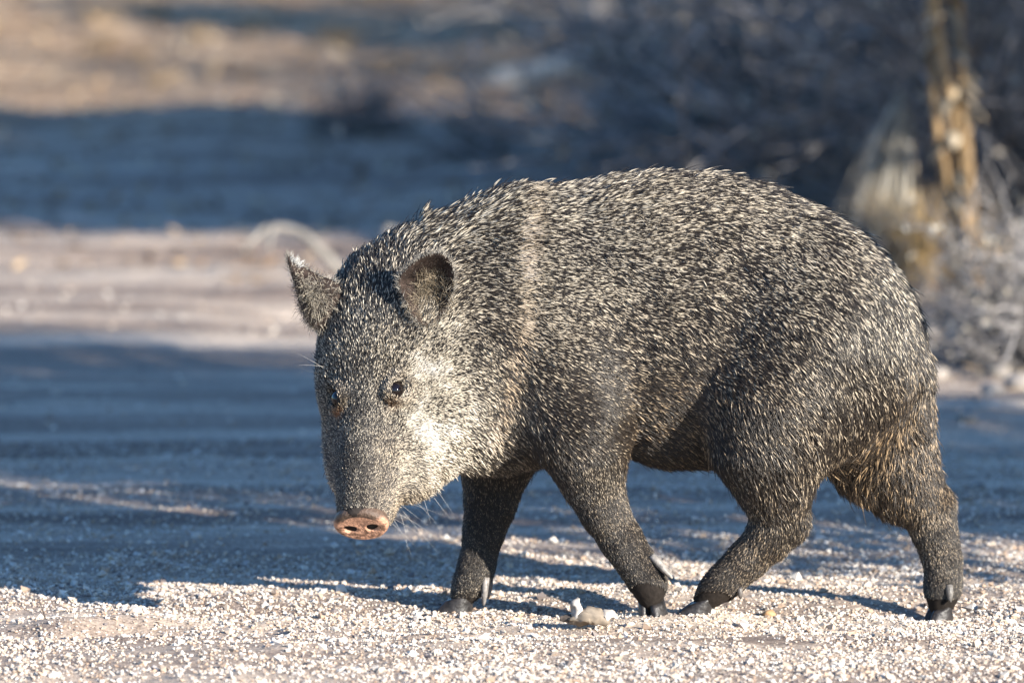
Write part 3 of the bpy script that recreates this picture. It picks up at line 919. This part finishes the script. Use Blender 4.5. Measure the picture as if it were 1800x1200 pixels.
# cowlicks and combed clumps
wv = np.stack([N1(Rt * 26), N2(Rt * 26 + 5), N3(Rt * 26 + 9)], 1) * .22 + np.stack([N2(Rt * 75), N3(Rt * 75 + 5), N1(Rt * 75 + 9)], 1) * .20
D = D + wv + rg.normal(size=(n, 3)) * .16
D = unit(D - (D * Nn).sum(1)[:, None] * Nn)
for sg, p in EYES:
    de = np.linalg.norm(Rt - p, axis=1)
    A[:, 0] = np.where(de < .034, np.minimum(A[:, 0], 5.0 + np.clip(de - .010, 0, 1) * 400), A[:, 0])
ln = A[:, 0] / 1000 * rg.uniform(.55, 1.12, n)
lift = A[:, 3] * rg.uniform(.45, 1.6, n) + np.abs(rg.normal(size=n)) * .03
lift = lift + .22 * np.clip((.014 - ln) / .008, 0, 1) * rg.uniform(.5, 1.3, n)
stray = rg.random(n) < .006
lift = np.where(stray, lift + .35, lift); ln = np.where(stray, ln * 1.25, ln)
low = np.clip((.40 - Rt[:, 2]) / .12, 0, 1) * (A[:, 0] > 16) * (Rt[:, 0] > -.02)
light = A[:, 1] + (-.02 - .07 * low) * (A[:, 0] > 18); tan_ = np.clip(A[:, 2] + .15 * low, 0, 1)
for sg, p in EYES:
    light = light + (.09 if sg < 0 else .0) * np.exp(-((np.linalg.norm(Rt - p, axis=1) - .018) / .008) ** 2)
    tan_ = tan_ + .25 * np.exp(-((np.linalg.norm(Rt - p, axis=1) - .017) / .008) ** 2)
col_w = collar(Rt) * (Rt[:, 2] > .12)
col_w = col_w * np.clip(.9 + .45 * N1(Rt * 38) + .3 * N3(Rt * 95), .4, 1.3)
light = light + col_w * .36
tan_ = np.clip(tan_ + col_w * .35, 0, 1)
patch = N1(Rt * 42 + 3) * .6 + N2(Rt * 110) * .6
trunkish = np.clip(1 - (light - .65) / .25, 0, 1)
light = np.clip(light + .22 * patch * (.4 + .6 * trunkish) * np.where(light > .15, 1, .4), .02, 1.0)
k = 7
t = np.linspace(0, 1, k)
cos = np.cos(lift); sin = np.sin(lift)
along = t[None, :] * ln[:, None]
up_ = ln[:, None] * sin[:, None] * (t[None, :] - .35 * t[None, :] ** 2) * 1.1
grav = np.array([0, 0, -1.0])
P = Rt[:, None, :] + D[:, None, :] * (along * cos[:, None])[..., None] + Nn[:, None, :] * (up_ - np.minimum(.0012, ln * .03)[:, None])[..., None]
P = P + grav * ((t[None, :] ** 2) * (ln ** 2)[:, None] * 1.6)[..., None]
curl = rg.normal(size=(n, 3)) * .06
P = P + curl[:, None, :] * ((t ** 2)[None, :, None] * ln[:, None, None])
# ring each bristle: black root, pale band, black tip
has = rg.random(n) < np.clip(.04 + light * 1.0, 0, 1)
c0 = rg.uniform(.42, .86, n) - .25 * np.clip(light - .6, 0, 1)
wd = .070 + .14 * light * rg.uniform(.5, 1.4, n) + 1.3 * np.clip(light - .66, 0, 1)
band = 1 / (1 + np.exp((np.abs(t[None, :] - c0[:, None]) - wd[:, None]) / .022))
band = band * has[:, None]
wmix = np.clip((light - .70) / .25, 0, 1)[:, None]
pale = CREAM * (1 - wmix) + WHITE * wmix
pale = pale * (1 - tan_[:, None]) + TAWNY * tan_[:, None]
pale = pale * rg.uniform(.72, 1.12, (n, 1))
dk = DARK * rg.uniform(.7, 1.5, (n, 1)) + TAWNY * (.07 * tan_ * rg.uniform(0, 1.4, n))[:, None]
muz = np.clip(((Rt - HEAD0) @ ha - .12) / .06, 0, 1) * (Rt[:, 1] < -.05) * (Rt[:, 0] < -.10)
muz = muz * np.clip((np.abs((Rt - HEAD0) @ hv) - .006) / .012, .1, 1)
dk = dk + muz[:, None] * np.array([.026, .022, .020]) * rg.uniform(.3, 1.2, (n, 1))
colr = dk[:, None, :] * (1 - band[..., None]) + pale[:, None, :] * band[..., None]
# rusty tear marks below the eyes
for sg, p in EYES:
    q = p + ha * .0255 + hu * .001
    w = np.exp(-((np.linalg.norm(Rt - q, axis=1)) / .0065) ** 2)
    colr = colr * (1 - w[:, None, None]) + w[:, None, None] * np.array([.20, .085, .032])
rb = np.clip(.00023 + .0000092 * A[:, 0], .00027, .00048) * rg.uniform(.75, 1.25, n)
rb = rb * np.where(has, 1.45, .95) * np.where((Rt[:, 2] < .20) & (A[:, 0] < 24) & (Rt[:, 0] > -.14), .72, 1.0)
rad = rb[:, None] * np.array([.9, 1.0, 1.0, .95, .8, .55, .15])[None, :]
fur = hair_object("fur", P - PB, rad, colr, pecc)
fur["kind"] = "stuff"
fur["label"] = "grizzled coat of black bristles ringed with cream, pale collar over the shoulder"

# --- ear hair, whiskers, crest
def strand_set(name, roots, dirs, lens, radius, cols, droop=0.0, k=6, owner=None):
    n = len(roots)
    t = np.linspace(0, 1, k)
    P = roots[:, None, :] + dirs[:, None, :] * (t[None, :] * lens[:, None])[..., None]
    P = P + np.array([0, 0, -1.0]) * ((t ** 2)[None, :] * lens[:, None] * droop)[..., None]
    P = P + (rg.normal(size=(n, 3)) * .10)[:, None, :] * ((t ** 2)[None, :, None] * lens[:, None, None])
    rad = radius * np.linspace(1, .2, k)[None, :] * np.ones((n, 1))
    c = np.broadcast_to(cols[:, None, :], (n, k, 3))
    o = hair_object(name, P - PB, rad, c, owner or pecc)
    o["kind"] = "stuff"
    return o
def ear_hair(oc, cen, vf, axis, near, owner):
    # inside: long pale wisps; rim: short dark fringe
    roots, dirs, lens, cols = [], [], [], []
    m = 2600
    na = len(oc)
    i = rg.integers(0, len(vf), m)
    p = vf[i] + rg.normal(size=(m, 3)) * .0022
    rel = p - cen; rr = np.linalg.norm(rel, axis=1) / np.linalg.norm(oc - cen, axis=1).mean()
    up = np.array([.25, 0, 1.0]) if near else np.array([.5, 0, -.6])
    d = unit(-np.asarray(axis) * .55 + up * .5 + rel * 12 + rg.normal(size=(m, 3)) * .45)
    ln = rg.uniform(.007, .020, m) * (1.15 - .6 * np.clip(rr, 0, 1))
    rim = np.clip((rr - .55) / .15, 0, 1)
    topdark = rim * ((rel @ np.array([-.5, 0, 1.0])) > 0.004)
    pc = np.array([.42, .34, .24]) * rg.uniform(.15, 1.1, (m, 1))
    c = pc * (1 - topdark[:, None]) + topdark[:, None] * np.array([.03, .024, .02])
    if not near:
        left = np.clip((-(p - cen) @ np.array([.92, 0, .38]) - .004) / .006, 0, 1)
        c = np.where((left > .5)[:, None], np.array([.05, .04, .034]) * rg.uniform(.5, 1.6, (m, 1)), np.where((rg.random(m) < .45)[:, None], CREAM * .8, DARK * 1.5))
    lens = ln * (1 - .6 * topdark)
    strand_set("ear_hair", p, d, lens, .00024, c, owner=owner)
    # outer fringe
    m2 = 900
    j = rg.integers(0, na, m2)
    p2 = oc[j] + rg.normal(size=(m2, 3)) * .0012
    d2 = unit((oc[j] - cen) * 18 + np.asarray(axis) * .4 + rg.normal(size=(m2, 3)) * .5 + np.array([.0, 0, .4]))
    c2 = np.where((rg.random(m2) < .5)[:, None], np.array([.40, .36, .30]), np.array([.04, .035, .03]))
    strand_set("ear_hair", p2, d2, rg.uniform(.004, .010, m2), .00018, c2, owner=owner)
ear_hair(oc_n, cen_n, vf_n, nrm((-.15, 1, .05)), True, ear_n)
ear_hair(oc_f, cen_f, vf_f, nrm((.25, 1, .0)), False, ear_f)
# pale tip of the far ear
m = 90
p = Q(509, 455, EAR_F_Y - .008) + rg.normal(size=(m, 3)) * np.array([.0028, .002, .0018]) + np.outer(rg.uniform(0, 1, m), Q(524, 464, EAR_F_Y) - Q(505, 452, EAR_F_Y))
strand_set("ear_hair", p, unit(np.array([.5, -.2, .5]) + rg.normal(size=(m, 3)) * .35), rg.uniform(.004, .009, m), .00028, np.tile([.62, .60, .56], (m, 1)), owner=ear_f)
# whiskers on lip, chin and brow
Wk = []
for (a, dv, L) in [((700, 905), (.9, -.2, -.35), .055), ((705, 898), (.7, -.3, -.75), .06), ((712, 890), (.9, -.2, -.2), .05), ((690, 915), (.6, -.4, -1), .05), ((730, 885), (.7, -.2, -.7), .045), ((694, 912), (.9, -.1, -.55), .045),
                   ((700, 905), (.5, -.3, -1.1), .05), ((745, 880), (.5, -.2, -.9), .03), ((770, 872), (.5, -.2, -.8), .03), ((570, 655), (-1, -.2, .35), .04), ((575, 650), (-.8, -.3, .6), .04)]:
    for rep in range(2):
        Wk.append((Q(a[0] + rg.normal() * 4, a[1] + rg.normal() * 4, float(HP(.22, -.02, .02)[1]) if a[0] > 600 else float(HP(.15, .0, -.05)[1])), nrm(np.array(dv) + rg.normal(size=3) * .12), L * rg.uniform(.7, 1.1)))
wcol = np.array([[.6, .55, .48] if i % 3 else [.05, .045, .04] for i in range(len(Wk))])
wo = strand_set("whiskers", np.array([w[0] for w in Wk]), np.array([w[1] for w in Wk]), np.array([w[2] for w in Wk]), .00013, wcol, .10, 8)
# fringe of longer bristles: crest, rump and haunches
# ------------------------------------------------------------------ trees beside the road (their shade crosses it)
def twig_path(rg, p, d, L, n, wander, sag):
    P = [np.array(p, float)]; d = nrm(d)
    for _ in range(n):
        d = nrm(d + rg.normal(size=3) * wander + np.array([0, 0, -sag]))
        P.append(P[-1] + d * L / n)
    return np.array(P)
def leaves_mesh(mb, C, size, rg, pal, aspect=.5, droop=0.0):
    n = len(C)
    a = unit(rg.normal(size=(n, 3)) + np.array([0, 0, -droop])); b = unit(np.cross(a, rg.normal(size=(n, 3))))
    s = size * rg.uniform(.6, 1.3, n)[:, None]
    V = np.stack([C - a * s, C + b * s * aspect, C + a * s, C - b * s * aspect], 1)
    F = np.arange(n)[:, None] * 4 + np.array([0, 1, 2, 3])
    col = pal[rg.integers(0, len(pal), n)] * rg.uniform(.75, 1.2, (n, 1))
    mb.v.append(V.reshape(-1, 3)); mb.f4.append(F + mb.n); mb.c.append(np.repeat(col, 4, 0)); mb.n += n * 4
def proto_tree(seed):
    rg = np.random.default_rng(seed)
    wood, crown = MB(), MB()
    bark = np.array([.085, .065, .05])
    tips = []
    for i in range(3):
        a = i * 2.1 + rg.uniform(-.3, .3)
        P = twig_path(rg, (.05 * math.cos(a), .05 * math.sin(a), -.1), (.35 * math.cos(a), .35 * math.sin(a), 1), 1.5, 7, .10, -.02)
        wood.tube(P, np.linspace(.085, .045, len(P)), 9, bark)
        for j in range(7):
            q = P[-1 - (j % 4)]
            b = a + rg.uniform(-1.4, 1.4)
            P2 = twig_path(rg, q, (math.cos(b), math.sin(b), rg.uniform(.1, 1.2)), rg.uniform(.5, .85), 6, .16, .0)
            wood.tube(P2, np.linspace(.036, .012, len(P2)), 6, bark)
            for m in range(7):
                k_ = rg.integers(2, len(P2))
                c = rg.uniform(0, 2 * PI)
                P3 = twig_path(rg, P2[k_], (math.cos(c), math.sin(c), rg.uniform(-.3, .9)), rg.uniform(.25, .45), 5, .2, .03)
                wood.tube(P3, np.linspace(.010, .003, len(P3)), 4, bark * 1.1)
                tips.append(P3[2:])
    T = np.vstack(tips)
    n = 15000
    # leaf clumps round the twigs, and filling the crown between them
    C1 = T[rg.integers(0, len(T), n)] + rg.normal(size=(n, 3)) * .10
    cen = T.mean(0); ext = np.array([1.15, 1.15, .95])
    hub = unit(rg.normal(size=(70, 3))) * (rg.random((70, 1)) ** .4) * ext + cen
    hub = hub[hub[:, 2] > .9]
    C2 = hub[rg.integers(0, len(hub), n // 2)] + rg.normal(size=(n // 2, 3)) * .13
    pal = np.array([[.06, .085, .03], [.075, .095, .04], [.05, .07, .03], [.10, .10, .05]])
    CC = np.vstack([C1, C2])
    lump = 1 + .14 * N1(CC * 2.2) + .08 * N2(CC * 5)
    CC = CC[np.linalg.norm((CC - cen) / (ext * 1.02), axis=1) < lump]
    leaves_mesh(crown, CC, .034, rg, pal, .5)
    return wood, crown, cen
tree_spots = [  # where the middle of the crown's shadow falls, size
    ((.0, 1.92), .90, "leafy mesquite tree on the roadside, shading the track just behind the peccary"),
    ((-.65, 6.80), 1.0, "leafy mesquite tree on the roadside, shading the thicket and track further back"),
    ((.0, 10.9), .62, "small leafy mesquite tree shading the far tawny verge")]
w_, c_, cen_ = proto_tree(3)
tw = w_.build("trunk", M_bark); tc_ = c_.build("crown", M_leaf)
for i, (tg, sz, lab) in enumerate(tree_spots):
    xy = np.array(tg) + SUN_H * (cen_[2] * sz / math.tan(SUN_EL))
    rz = i * 1.9
    off = np.array([cen_[0] * math.cos(rz) - cen_[1] * math.sin(rz), cen_[0] * math.sin(rz) + cen_[1] * math.cos(rz)]) * sz
    xy = xy - off
    t = thing("mesquite_tree", lab, "tree", (xy[0], xy[1], tz(xy[0], xy[1])), rz, "mesquite trees along the road")
    t.scale = (sz, sz, sz)
    for src in (tw, tc_):
        o = src if i == 0 else src.copy()
        if i: COL.objects.link(o)
        o.parent = t

# ------------------------------------------------------------------ thicket of bare desert shrubs
def proto_shrub(seed, nst, hgt, spread, leafy, dark):
    rg = np.random.default_rng(seed)
    br, lf = MB(), MB()
    tips = []
    for i in range(nst):
        a = rg.uniform(0, 2 * PI); e = rg.uniform(.22, 1.35)
        d = (math.cos(a) * math.cos(e) * spread, math.sin(a) * math.cos(e) * spread, math.sin(e) + .08)
        L = hgt * rg.uniform(.6, 1.15)
        P = twig_path(rg, (rg.normal() * .05, rg.normal() * .05, -.03), d, L, 7, .10, .04)
        c = np.array([.27, .25, .24]) * rg.uniform(.35, 1.6) * dark
        br.tube(P, np.linspace(rg.uniform(.0028, .0050), .0016, len(P)), 5, c)
        for m in range(9):
            k_ = rg.integers(1, len(P)); b = rg.uniform(0, 2 * PI)
            dd = nrm(P[k_] - P[k_ - 1]) + .8 * rg.normal(size=3)
            P3 = twig_path(rg, P[k_], dd, L * rg.uniform(.2, .45), 4, .15, .03)
            br.tube(P3, np.linspace(.0030, .0011, len(P3)), 4, c * rg.uniform(.8, 1.6))
            tips.append(P3[1:])
    T = np.vstack(tips)
    n = leafy
    C = T[rg.integers(0, len(T), n)] + rg.normal(size=(n, 3)) * .012
    pal = np.array([[.28, .25, .20], [.18, .165, .13], [.38, .33, .26], [.12, .11, .09], [.50, .46, .39]])
    leaves_mesh(lf, C, .015, rg, pal, .5)
    return br, lf
protos = [proto_shrub(21, 95, .95, 1.1, 900, .8), proto_shrub(22, 85, .75, 1.3, 1400, .9), proto_shrub(23, 110, .55, 1.5, 1100, .7)]
pobj = [(a.build("branches", M_bark), b.build("leaves", M_leaf)) for a, b in protos]
used = [False] * 3
SHR = [  # photo foot point, prototype, size, label
 ((1665, 395), 0, 1.0, "tall twiggy bare shrub growing round the yellow dry stalk"),
 ((1890, 410), 0, 1.1, "tall twiggy bare shrub growing right behind the pale verge stones"),
 ((1420, 330), 1, 1.0, "dark twiggy shrub standing behind the peccary's back, beside the dry leaf clump"),
 ((1180, 300), 2, .55, "low spreading dark shrub directly behind the top of the peccary's back"), ((1150, 190), 1, .45, "bare shrub crossed by the pale fallen branch"), ((1390, 190), 1, .8, None), ((1560, 230), 0, 1.0, "tall bare shrub standing behind the drooping grey leaf clump"),
 ((1760, 260), 1, 1.3, "broad bare shrub standing behind the yellow dry stalk"), ((1250, 345), 2, .5, None), ((830, 312), 2, .25, "small leafless shrub at the open end of the thicket above the peccary's neck"), ((1480, 120), 1, 1.2, None), ((1850, 640), 2, .55, "low spreading twiggy shrub on the shaded verge by the stones"),
 ((1850, 590), 2, .50, "low twiggy bare shrub at the foot of the yellow stalk, in front of it"), ((1030, 60), 2, .9, None), ((1290, 40), 1, .8, None), ((640, 280), 2, .30, "tiny leafless shrub alone on the shaded track behind the arched twig")]
for i, ((px, py), k_, sz, lab) in enumerate(SHR):
    p = G(px, py)
    t = thing("shrub", lab or "low dark leafless shrub in the shaded thicket beyond the peccary's back", "shrub", (p[0], p[1], tz(p[0], p[1])), i * 2.4, "bare shrubs of the thicket")
    t.scale = (sz, sz, sz)
    for src in pobj[k_]:
        o = src if not used[k_] else src.copy()
        if used[k_]: COL.objects.link(o)
        o.parent = t
    used[k_] = True

# ------------------------------------------------------------------ yellow dry stalk with papery sheaths
rs = np.random.default_rng(8)
def dry_stalk():
    p = G(1695, 505); z0 = tz(p[0], p[1])
    t = thing("dry_stalk", "thick yellow dry stalk with peeling papery sheaths, sunlit beside the bare shrubs", "plant stalk", (p[0], p[1], z0))
    stems = []
    for i in range(11):
        mb = MB(); a = i * 2.4; rr_ = .005 + .0022 * i
        tall = i < 4
        b0 = np.array([rr_ * math.cos(a), rr_ * math.sin(a), -.02]); lean = np.array([-.06 + rs.normal() * .022, rs.normal() * .03, 1])
        H_ = rs.uniform(.6, .9) if tall else rs.uniform(.14, .34)
        P = [b0 + lean * h + np.array([.010 * math.sin(h * 8 + i * 2), .008 * math.sin(h * 11 + i), 0]) for h in np.linspace(0, H_, 9)]
        mb.tube(P, np.linspace(.0105 if tall else .0115, .006, 9), 6, np.array([.46, .305, .155]) * rs.uniform(.5, 1.1))
        stems.append(mb.build("stem", M_straw, t))
    for i in range(90):
        mb = MB()
        h = .04 + .8 * rs.random() ** .7; a = rs.uniform(0, 2 * PI)
        c = np.array([-.06 * h, 0, h]) + np.array([math.cos(a), math.sin(a), 0]) * .012
        L = rs.uniform(.02, .06); d = nrm((math.cos(a), math.sin(a), rs.uniform(-1.3, .6)))
        P = [c + d * L * q + np.array([0, 0, -.02 * q * q]) for q in np.linspace(0, 1, 5)]
        mb.tube(P, np.array([.008, .011, .011, .007, .002]) * rs.uniform(.6, 1.4), 6, np.array([.50, .41, .29]) * rs.uniform(.4, 1.2), .18)
        mb.build("sheath", M_straw, stems[i % 4])
dry_stalk()
# ------------------------------------------------------------------ tufts of dead grass
def tuft(name, label, cat, px, py, nb, L, spread, col, group=None, lean=(0, 0), width=.003, droop=.5, seed=0):
    rg_ = np.random.default_rng(seed + 100)
    p = G(px, py); z0 = tz(p[0], p[1])
    mb = MB()
    for i in range(nb):
        a = rg_.uniform(0, 2 * PI); e = rg_.uniform(.2, 1) * spread
        d = nrm((math.cos(a) * e + lean[0], math.sin(a) * e + lean[1], 1)); ll = L * rg_.uniform(.5, 1.15)
        q = np.linspace(0, 1, 6)[:, None]
        P = np.array([rg_.normal() * .012, rg_.normal() * .012, -.01]) + d * ll * q + np.array([d[0] * .5, d[1] * .5, -droop]) * ll * q ** 2.4
        w = width * rg_.uniform(.6, 1.3) * np.array([.8, 1, .95, .8, .5, .08])
        mb.tube(P, w, 4, np.array(col) * rg_.uniform(.65, 1.25), .3, False)
    o = mb.build(name, M_straw)
    o.location = (p[0], p[1], z0)
    tag(o, label, cat, group)
    return o
def leaf_clump():
    rc = np.random.default_rng(12)
    p = G(1612, 470); y0 = p[1]
    t = thing("dry_leaf_clump", "pale grey-tan clump of narrow dead leaves drooping beside the yellow stalk", "dead leaves", (p[0], y0, tz(p[0], y0)))
    L0 = np.array(t.location)
    top = Q(1588, 165, y0) - L0
    mb = MB(); mb.tube([np.array([0, 0, -.02]), top * .5 + np.array([.01, 0, 0]), top], [.008, .007, .006], 6, (.30, .25, .19)); mb.build("stem", M_straw, t)
    for i in range(95):
        mb = MB()
        st = top * rc.uniform(.72, 1.02)
        d = np.array([rc.uniform(-1.15, .12), rc.normal() * .35, rc.uniform(-.5, .25)]); L = rc.uniform(.10, .24)
        q = np.linspace(0, 1, 7)[:, None]
        P = st + d * L * .55 * q + np.array([0, 0, -1.0]) * L * .95 * q ** 1.7
        mb.tube(P, np.array([.6, 1, 1, .9, .75, .5, .12]) * rc.uniform(.0022, .0045), 4, np.array([.62, .56, .46]) * rc.uniform(.5, 1.15), .35, False)
        mb.build("leaf", M_straw, t)
leaf_clump()
tuft("grass_tuft", "golden dry grass tuft at the foot of the yellow stalk", "grass tuft", 1625, 492, 110, .26, .28, (.50, .36, .18), "golden grass by the stalk", (-.1, 0), .0028, .3, 2)
tuft("grass_tuft", "golden dry grass tuft at the foot of the yellow stalk", "grass tuft", 1735, 490, 60, .17, .45, (.48, .35, .19), "golden grass by the stalk", (0, 0), .0028, .3, 3)
tuft("grass_tuft", "golden dry grass tuft at the foot of the yellow stalk", "grass tuft", 1680, 480, 80, .26, .3, (.46, .33, .18), "golden grass by the stalk", (0, 0), .0028, .3, 5)
tuft("grass_tuft", "golden dry grass tuft at the foot of the yellow stalk", "grass tuft", 1580, 485, 90, .24, .30, (.46, .34, .2), "golden grass by the stalk", (0, 0), .0028, .3, 4)
rgt = np.random.default_rng(31)
for i in range(46):   # tawny grass on the far verge
    px = rgt.uniform(-60, 1000); py = 200 - 190 * rgt.random() ** 1.0
    if 60 < py < 100: py -= 50
    tuft("grass_tuft", "short tawny tuft of dry grass on the far sunlit verge", "grass tuft", px, py, 26, rgt.uniform(.05, .12), .9, np.array([.50, .36, .21]) * rgt.uniform(.7, 1.25), "tawny tufts on the far verge", (0, 0), .004, .35, 200 + i)
for i, (px, py) in enumerate([(405, 470), (470, 480), (520, 478), (440, 505), (350, 462), (560, 500)]):
    tuft("grass_tuft", "small flattened brown tuft of dead grass behind the peccary's head", "grass tuft", px, py, 34, .055, 1.6, np.array([.34, .21, .11]), "flattened tufts behind the head", (0, 0), .0026, .5, 300 + i)

# ------------------------------------------------------------------ fallen wood
def branch_thing(name, label, cat, pts, rads, col, twigs=()):
    P = np.array([Q(a, b, y) for a, b, y in pts])
    base = P[0].copy()
    t = thing(name, label, cat, tuple(base))
    def sm(P, n=14):
        tt = np.linspace(0, len(P) - 1, n)
        return np.stack([np.interp(tt, np.arange(len(P)), P[:, k]) for k in range(3)], 1)
    mb = MB(); n = 14
    Ps = sm(P - base)
    Ps[1:-1] = (Ps[:-2] + Ps[1:-1] * 2 + Ps[2:]) / 4
    mb.tube(Ps, np.interp(np.linspace(0, 1, n), np.linspace(0, 1, len(rads)), rads) * (1 + .08 * np.sin(np.arange(n) * 2.3)), 9, col)
    stem = mb.build("stem", M_bark, t)
    for tp, tr in twigs:
        mb = MB(); mb.tube(sm(np.array([Q(a, b, y) for a, b, y in tp]) - base, 8), np.linspace(tr, tr * .4, 8), 6, col)
        mb.build("side_twig", M_bark, stem)
    return t
yb = G(860, 205)[1]
branch_thing("fallen_branch", "long pale grey fallen branch rising out of the thicket", "branch",
             [(780, 172, yb), (880, 150, yb), (960, 128, yb - .1), (1040, 104, yb - .2), (1110, 82, yb - .3), (1210, 40, yb - .4)], [.026, .036, .032, .026, .020, .010], (.56, .50, .42),
             [(((1040, 104, yb - .2), (1090, 110, yb - .3), (1180, 92, yb - .4)), .010)])
yt = G(610, 498)[1]
branch_thing("curled_twig", "pale grey twig arching off the ground behind the peccary's far ear", "twig",
             [(620, 500, yt), (590, 468, yt), (560, 435, yt), (530, 408, yt + .02), (495, 398, yt + .03), (465, 402, yt + .03), (448, 412, yt + .02)], [.010, .0095, .009, .008, .007, .005], (.22, .20, .175),
             [(((480, 400, yt + .03), (472, 420, yt), (474, 440, yt - .03)), .008), (((465, 402, yt + .03), (440, 425, yt), (425, 445, yt)), .007)])
yt2 = G(672, 455)[1]
branch_thing("twig_stub", "short upright pale twig stub just behind the peccary's neck crest", "twig",
             [(665, 470, yt2), (672, 440, yt2), (682, 415, yt2), (686, 398, yt2)], [.016, .015, .013, .010], (.30, .27, .235))
# knotty chip of grey wood by the fore hoof
def wood_chip():
    c = G(1045, 1097); rgc = np.random.default_rng(4)
    t = thing("wood_chip", "small knotty chip of weathered grey wood lying beside the trailing fore hoof", "wood chip", (c[0], c[1], tz(c[0], c[1])))
    def R3(px, py, dy=0.0): return Q(px, py, c[1] + dy) - np.array(t.location)
    def lump(pts, rads, col, flat, name, amp):
        mb = MB(); n = 16
        P = np.array(pts); tt = np.linspace(0, len(P) - 1, n)
        P = np.stack([np.interp(tt, np.arange(len(P)), P[:, k]) for k in range(3)], 1)
        P[1:-1] = (P[:-2] + 2 * P[1:-1] + P[2:]) / 4
        mb.tube(P, np.interp(tt, np.arange(len(rads)), rads), 14, col, flat)
        v = mb.v[-1]
        mb.v[-1] = v + amp * np.stack([N1(v * 150 + 3), N2(v * 150), N3(v * 150 + 1)], 1) + amp * .5 * np.stack([N2(v * 380), N3(v * 380), N1(v * 380)], 1)
        mb.c[-1] = np.asarray(col) * (1 + .5 * N3(v * np.array([60, 300, 300])))[:, None]
        mb.build(name, M_bark, t, True)
    lump([R3(1002, 1091), R3(1018, 1087), R3(1034, 1081), R3(1052, 1083), R3(1068, 1088)], [.005, .011, .0135, .013, .008], (.24, .195, .15), .8, "chip_body", .0035)
    lump([R3(1016, 1088), R3(1014, 1072), R3(1011, 1060), R3(1018, 1050)], [.0090, .0075, .0066, .002], (.36, .33, .30), .8, "knot", .0018)
    lump([R3(1052, 1085), R3(1066, 1081), R3(1078, 1081), R3(1090, 1087)], [.008, .0110, .008, .002], (.42, .375, .33), .7, "split_end", .003)
    lump([R3(1012, 1089, .004), R3(1000, 1086, .004), R3(984, 1086, .004)], [.006, .0065, .003], (.13, .105, .09), .8, "splinter", .0016)
wood_chip()
# ------------------------------------------------------------------ stones
def ico(seed, squash):
    import bmesh
    bm = bmesh.new(); bmesh.ops.create_icosphere(bm, subdivisions=2, radius=1.0)
    Vv = np.array([v.co[:] for v in bm.verts]); Fq = np.array([[v.index for v in f.verts] for f in bm.faces]); bm.free()
    Vv = Vv * (1 + .22 * N1(Vv * 1.3 + seed * 7.1) + .10 * N2(Vv * 3.1 + seed))[:, None]
    Vv[:, 2] *= squash
    return Vv, Fq
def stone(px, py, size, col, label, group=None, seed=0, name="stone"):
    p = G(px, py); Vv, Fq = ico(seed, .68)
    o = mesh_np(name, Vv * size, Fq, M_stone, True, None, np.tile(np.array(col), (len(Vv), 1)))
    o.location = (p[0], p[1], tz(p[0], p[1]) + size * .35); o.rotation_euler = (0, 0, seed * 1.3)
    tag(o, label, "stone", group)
stone(1352, 1068, .0085, (.42, .25, .13), "small orange-brown pebble between the hind hoofs", None, 2, "pebble")
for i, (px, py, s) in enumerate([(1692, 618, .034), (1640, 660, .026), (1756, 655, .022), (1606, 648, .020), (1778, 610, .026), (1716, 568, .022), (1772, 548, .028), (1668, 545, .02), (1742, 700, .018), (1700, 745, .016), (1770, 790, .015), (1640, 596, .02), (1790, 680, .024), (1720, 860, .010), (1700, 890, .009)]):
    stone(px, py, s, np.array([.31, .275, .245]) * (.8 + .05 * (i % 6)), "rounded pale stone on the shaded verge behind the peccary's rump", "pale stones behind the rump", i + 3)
for i, (px, py, s) in enumerate([(270, 12, .05), (400, 4, .06), (535, 14, .05), (150, 30, .035), (640, 20, .035), (725, 6, .05), (60, 48, .04), (1240, 132, .022), (1090, 98, .02)]):
    stone(px, py, s, np.array([.62, .56, .46]), "bleached pale stone on the far verge", "bleached stones on the far verge", i + 30)
# thin stem poking out of the gravel
p = G(82, 1088)
mb = MB(); mb.tube([np.zeros(3), (-.004, 0, .012), (-.009, 0, .028)], [.0011, .0009, .0005], 5, (.09, .07, .06))
o = mb.build("dead_sprig", M_bark); o.location = (p[0], p[1], tz(p[0], p[1]) - .002)
tag(o, "thin dark sprig poking out of the gravel above the shadowed hollow", "sprig")
# ------------------------------------------------------------------ litter of dead leaves and twiglets on the verge
def litter():
    rl = np.random.default_rng(51); mb = MB()
    n = 9000
    y = rl.uniform(2.2, 13, n); half = .063 * (y + 10) * 1.35
    x = rl.uniform(-1, 1, n) * half
    dens = np.clip((y - 4.0 + 2.0 * (x > .35) * np.clip((x - .3) * 2, 0, 1) + .9 * N1(np.stack([x * 1.5, y * 1.5, y * 0], 1))) / 2.0, 0, 1)
    k_ = rl.random(n) < dens
    x, y = x[k_], y[k_]
    C = np.stack([x, y, terr(x, y) + .006], 1); n = len(C)
    a = unit(rl.normal(size=(n, 3)) * np.array([1, 1, .3])); b = unit(np.cross(a, rl.normal(size=(n, 3)) * .4 + np.array([0, 0, 1.0])))
    s = rl.uniform(.007, .024, n)[:, None]
    V_ = np.stack([C - a * s, C + b * s * .4, C + a * s, C - b * s * .4], 1).reshape(-1, 3)
    pal = np.array([[.34, .22, .13], [.46, .33, .20], [.20, .13, .085], [.55, .45, .32], [.14, .10, .075]])
    col = pal[rl.integers(0, 5, n)] * rl.uniform(.8, 1.2, (n, 1))
    mb.add(V_, None, np.arange(n)[:, None] * 4 + np.arange(4), np.repeat(col, 4, 0))
    o = mb.build("leaf_litter", M_leaf); o["kind"] = "stuff"; o["label"] = "brown dead leaves and chaff strewn over the verge"; o["category"] = "leaf litter"
litter()
